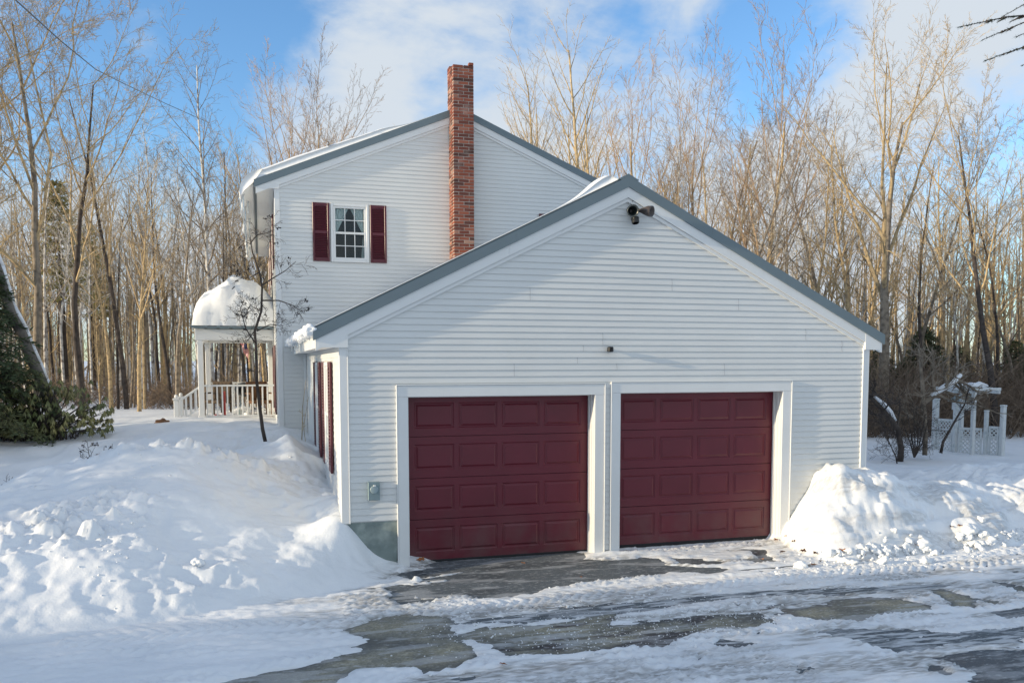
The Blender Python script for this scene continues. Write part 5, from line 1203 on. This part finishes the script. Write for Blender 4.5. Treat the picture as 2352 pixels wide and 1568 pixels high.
for i, (px, py, s_, dk, lb) in enumerate((
 (968,1292,.055,0,'curled brown leaf in the snow at the left foot of the left garage door'),(912,1288,.04,1,'dark leaf by the foundation left of the garage door'),(1203,1298,.045,0,'flat tan leaf on the bare asphalt in front of the left door'),(1333,1330,.035,1,'small pinkish leaf on the asphalt edge near the snow band'),
 (1155,1565-30,.035,0,'tan leaf on the driveway snow at the bottom of the view'),(1590,1240,.03,0,'small orange leaf below the right garage door'),(1782,1243,.05,0,'orange leaf at the right foot of the right garage door'),(1803,1236,.035,0,'leaf high on the snow beside the right door trim'),
 (1797,1272,.05,1,'spiky dark leaf in front of the right door trim'),(1822,1250,.05,1,'long dark leaf at the foot of the right snow bank'),(1845,1270,.05,1,'curled brown leaf below the long dark leaf'),(1750,1288,.04,0,'leaf on trampled snow in front of the right door'),
 (1873,1276,.05,1,'curled leaf left of the round snowball'),(1868,1300,.04,0,'orange leaf beside the round snowball'),(1885,1292,.035,1,'thin upright leaf right of the round snowball'),(1935,1275,.06,0,'large brown leaf at the middle foot of the snow bank'),(1985,1279,.035,0,'reddish leaf right of the large brown leaf'),
 (2060,1262,.05,0,'tan leaf among the snow chunks'),(2105,1262,.04,0,'tan leaf on top of a snow chunk'),(2185,1215,.05,1,'dark leaf at the right end of the snow bank'),(2205,1216,.05,0,'orange leaf at the right end of the snow bank'),(2230,1237,.04,0,'brown leaf beside the largest snow chunk at right'))):
    x, y = gpt(px, py); leaf_obj(x, y, s_, m_leaf2 if dk else m_leaf, lb, i)
rn = random.Random(44); k = 0
BIG = [(1840,1303,.075,'round snowball lying alone on the driveway in front of the snow bank'),(2120,1258,.10,'largest snow lump at the foot of the right snow bank'),(2225,1225,.11,'big snow lump near the right frame edge among chunks'),(1935,1290,.06,'snow chunk beside the large brown leaf'),(2035,1270,.07,'snow chunk halfway along the foot of the snow bank'),(455,1298,.06,'lone snow lump half sunk in the left mound')]
for px, py, r_, lb in BIG:
    x, y = gpt(px, py); tag(MB().blob((x,y,zg(x,y)+r_*.3), r_, int(px), 3, .75, amp=.16).build('snow_chunk', m_snowroof, None, True), lb, 'snow chunk')
proto_ch = [MB().blob((0,0,0), 1, 70+i, 2, .75, amp=.3).mesh('snow_chunk', m_snowroof, True) for i in range(5)]
for i in range(110):
    px = 1900+rn.random()*470; base = 1290-(px-1900)*.125; py = base+rn.gauss(0,14)-6; x, y = gpt(px, py); r_ = rn.uniform(.02,.06)
    o = bpy.data.objects.new('snow_chunk', rn.choice(proto_ch)); COL.objects.link(o); o.location = (x,y,zg(x,y)+r_*.4); o.scale = (r_,r_,r_); o.rotation_euler = (rn.uniform(0,.6),rn.uniform(0,.6),rn.uniform(0,6))
    tag(o, 'small snow chunk scattered along the foot of the right snow bank', 'snow chunk', 'small snow chunks below the right bank')
mb = MB()
for i in range(2000):
    if i % 2 == 0:
        q = (rn.uniform(-.3,3.4), rn.gauss(-2.55,.42)) if rn.random() < .6 else (rn.gauss(1.6,.9), rn.gauss(-3.0,.25)); r_ = rn.uniform(.003,.011)*rn.uniform(.4,1); mb.blob((q[0],q[1],max(zg(*q), float(drive_z(0,q[1])))+r_*.3), r_, i, 0, .8); continue
    if rn.random() < .65: px = 1780+rn.random()*620; py = 1300-(px-1900)*.12+rn.gauss(0,22)
    elif rn.random() < .5: px = rn.uniform(250,760); py = rn.gauss(1068,22)
    else: px = rn.gauss(250,85); py = rn.gauss(1240,60)
    q = gpt(px, py) if i % 3 == 0 else (q[0]+rn.gauss(0,.12), q[1]+rn.gauss(0,.08)); r_ = rn.uniform(.005,.020)*(1 if q[0] > 3 else .7); mb.blob((q[0],q[1],zg(*q)+r_*.3), r_, i, 1 if r_ > .014 else 0, .8)
tag(mb.build('snow_crumbs', m_snowroof, None, True), 'crumbs of broken snow scattered on banks and driveway edge', 'snow', kind='stuff')
W_ = [at(35,0,4), at(140,95,8), at(220,160,13), at(290,195,17), at(380,238,24), at(520,300,34)]
W_ = [at(-40,-75,1)]+W_
pts = []
for i in range(len(W_)-1):
    for t in (0,.33,.66): pts.append(W_[i].lerp(W_[i+1], t))
tag(MB().tube(pts, .012, 5).build('overhead_wire', m_black, None, True), 'black overhead wire crossing the bare branches at the upper left', 'wire')

# ---------------------------------------------------------------- unseen spruces added left of the frame to shade the yard
SH = [(-14,.0,3.5),(-14.4,.9,3.5),(-14,1.8,3.4),(-14.3,2.7,3.6),(-13.8,3.6,3.6),(-14.2,4.6,3.9),(-14.6,5.8,4.4),(-15,-4.6,5.2),(-15.5,-5.9,5.6),(-16,-7.4,6.4),(-15.2,-3.7,4.0),(-18,-9,7),(-21,3.0,7.4),(-22,6,8.6)]
sp2 = None
for i, (x, y, h) in enumerate(SH):
    if sp2 is None: sp2 = conifer('spruce_tree', 'tall spruce added outside the view left of the yard for its shade', x, y, h, 2.0, m_needle, 31, 24, 18, needle=.16, group='added shade spruces'); sp2_h = h
    else: cop(sp2, 'tall spruce added outside the view left of the yard for its shade', x, y, h/sp2_h, 'added shade spruces', i)

# ---------------------------------------------------------------- light
SUN = Vector((-1, -.075, .20)).normalized(); el = math.asin(SUN.z)
sl_ = bpy.data.lights.new('sun', 'SUN'); so = bpy.data.objects.new('sun', sl_); COL.objects.link(so)
sl_.energy = 4.2; sl_.angle = math.radians(.6); sl_.color = (1, .83, .58)
so.rotation_euler = (-SUN).to_track_quat('-Z', 'Y').to_euler()
w = bpy.data.worlds.new('World'); S.world = w; w.use_nodes = True; nt = w.node_tree; n = nt.nodes; l = nt.links
bg = n['Background']; sky = n.new('ShaderNodeTexSky'); sky.sky_type = 'NISHITA'; sky.sun_disc = False; sky.sun_elevation = el
sky.sun_rotation = math.atan2(SUN.x, SUN.y); sky.air_density = 1.0; sky.dust_density = .3; sky.ozone_density = 2.5
tc = n.new('ShaderNodeTexCoord')
def M2(op, a, b=None, c=None):
    q = n.new('ShaderNodeMath'); q.operation = op
    for i, v in enumerate((a, b, c)):
        if v is None: continue
        if isinstance(v, (int, float)): q.inputs[i].default_value = v
        else: l.new(v, q.inputs[i])
    return q.outputs[0]
def wn(sc, de, scale=(1,1,1), rough=.55, dist=0, loc=(0,0,0)):
    mp = n.new('ShaderNodeMapping'); mp.inputs['Scale'].default_value = scale; mp.inputs['Location'].default_value = loc; mp.inputs['Rotation'].default_value = (.3,.5,.2); l.new(tc.outputs['Generated'], mp.inputs[0])
    t = n.new('ShaderNodeTexNoise'); t.inputs['Scale'].default_value = sc; t.inputs['Detail'].default_value = de; t.inputs['Roughness'].default_value = rough; t.inputs['Distortion'].default_value = dist; l.new(mp.outputs[0], t.inputs['Vector']); return t.outputs[0]
noi = wn(3.5, 9, (1,1,2.2), .58, .4); fine = wn(11, 8, (1,1,1.6), .6, .3, (3,1,2))
den = M2('ADD', M2('MULTIPLY', noi, 3.0), M2('MULTIPLY', fine, 1.7))
den = M2('SUBTRACT', den, 2.30)
def blobdir(px, py, rad, amp):
    global den
    d = ray(px, py).normalized(); vm = n.new('ShaderNodeVectorMath'); vm.operation = 'DOT_PRODUCT'; l.new(tc.outputs['Generated'], vm.inputs[0]); vm.inputs[1].default_value = d
    mr = n.new('ShaderNodeMapRange'); mr.interpolation_type = 'SMOOTHSTEP'; mr.inputs[1].default_value = math.cos(rad); mr.inputs[2].default_value = 1; mr.inputs[3].default_value = 0; mr.inputs[4].default_value = amp; l.new(vm.outputs['Value'], mr.inputs[0])
    den = M2('ADD', den, mr.outputs[0])
for a in ((760,260,.11,.75),(1020,200,.15,.12),(1350,150,.22,.22),(1500,300,.18,.2),(2010,110,.13,.55),(2200,60,.13,.45),(2330,200,.2,.25),(870,40,.10,.2),(1150,60,.14,.15),(150,250,.2,.2),(2100,330,.2,.15),(1650,480,.15,.2),(250,620,.25,.35),(900,560,.3,.35),(2150,700,.26,.55),(1800,640,.2,.4),
          (430,130,.20,-.45),(620,60,.13,-.35),(1800,60,.10,-.5),(1700,150,.08,-.3),(2250,450,.2,-.3),(300,40,.12,-.2)): blobdir(*a)
vm = n.new('ShaderNodeVectorMath'); vm.operation = 'DOT_PRODUCT'; l.new(tc.outputs['Generated'], vm.inputs[0]); vm.inputs[1].default_value = Vector((-.25,-1,.35)).normalized()  # unseen cloud cover behind the camera, added as neutral fill for the front
mq = n.new('ShaderNodeMapRange'); mq.interpolation_type = 'SMOOTHSTEP'; mq.inputs[1].default_value = -.2; mq.inputs[2].default_value = .8; mq.inputs[3].default_value = 0; mq.inputs[4].default_value = .7; l.new(vm.outputs['Value'], mq.inputs[0]); den = M2('ADD', den, mq.outputs[0])
mr = n.new('ShaderNodeMapRange'); mr.interpolation_type = 'SMOOTHSTEP'; mr.inputs[1].default_value = -.22; mr.inputs[2].default_value = 1.0; l.new(den, mr.inputs[0])
sk = n.new('ShaderNodeVectorMath'); sk.operation = 'MULTIPLY'; l.new(sky.outputs[0], sk.inputs[0]); sk.inputs[1].default_value = (1.3,1.6,1.85)
mx = n.new('ShaderNodeMix'); mx.data_type = 'RGBA'; l.new(mr.outputs[0], mx.inputs[0]); l.new(sk.outputs[0], mx.inputs[6]); mx.inputs[7].default_value = (4.35,4.8,5.3,1)
l.new(mx.outputs[2], bg.inputs['Color']); bg.inputs['Strength'].default_value = .12
S.view_settings.view_transform = 'Standard'; S.view_settings.look = 'None'; S.view_settings.exposure = .38; S.view_settings.gamma = 1
S.render.engine = 'CYCLES'
S.render.resolution_x = 1024; S.render.resolution_y = 682
S.cycles.max_bounces = 6; S.cycles.transparent_max_bounces = 8
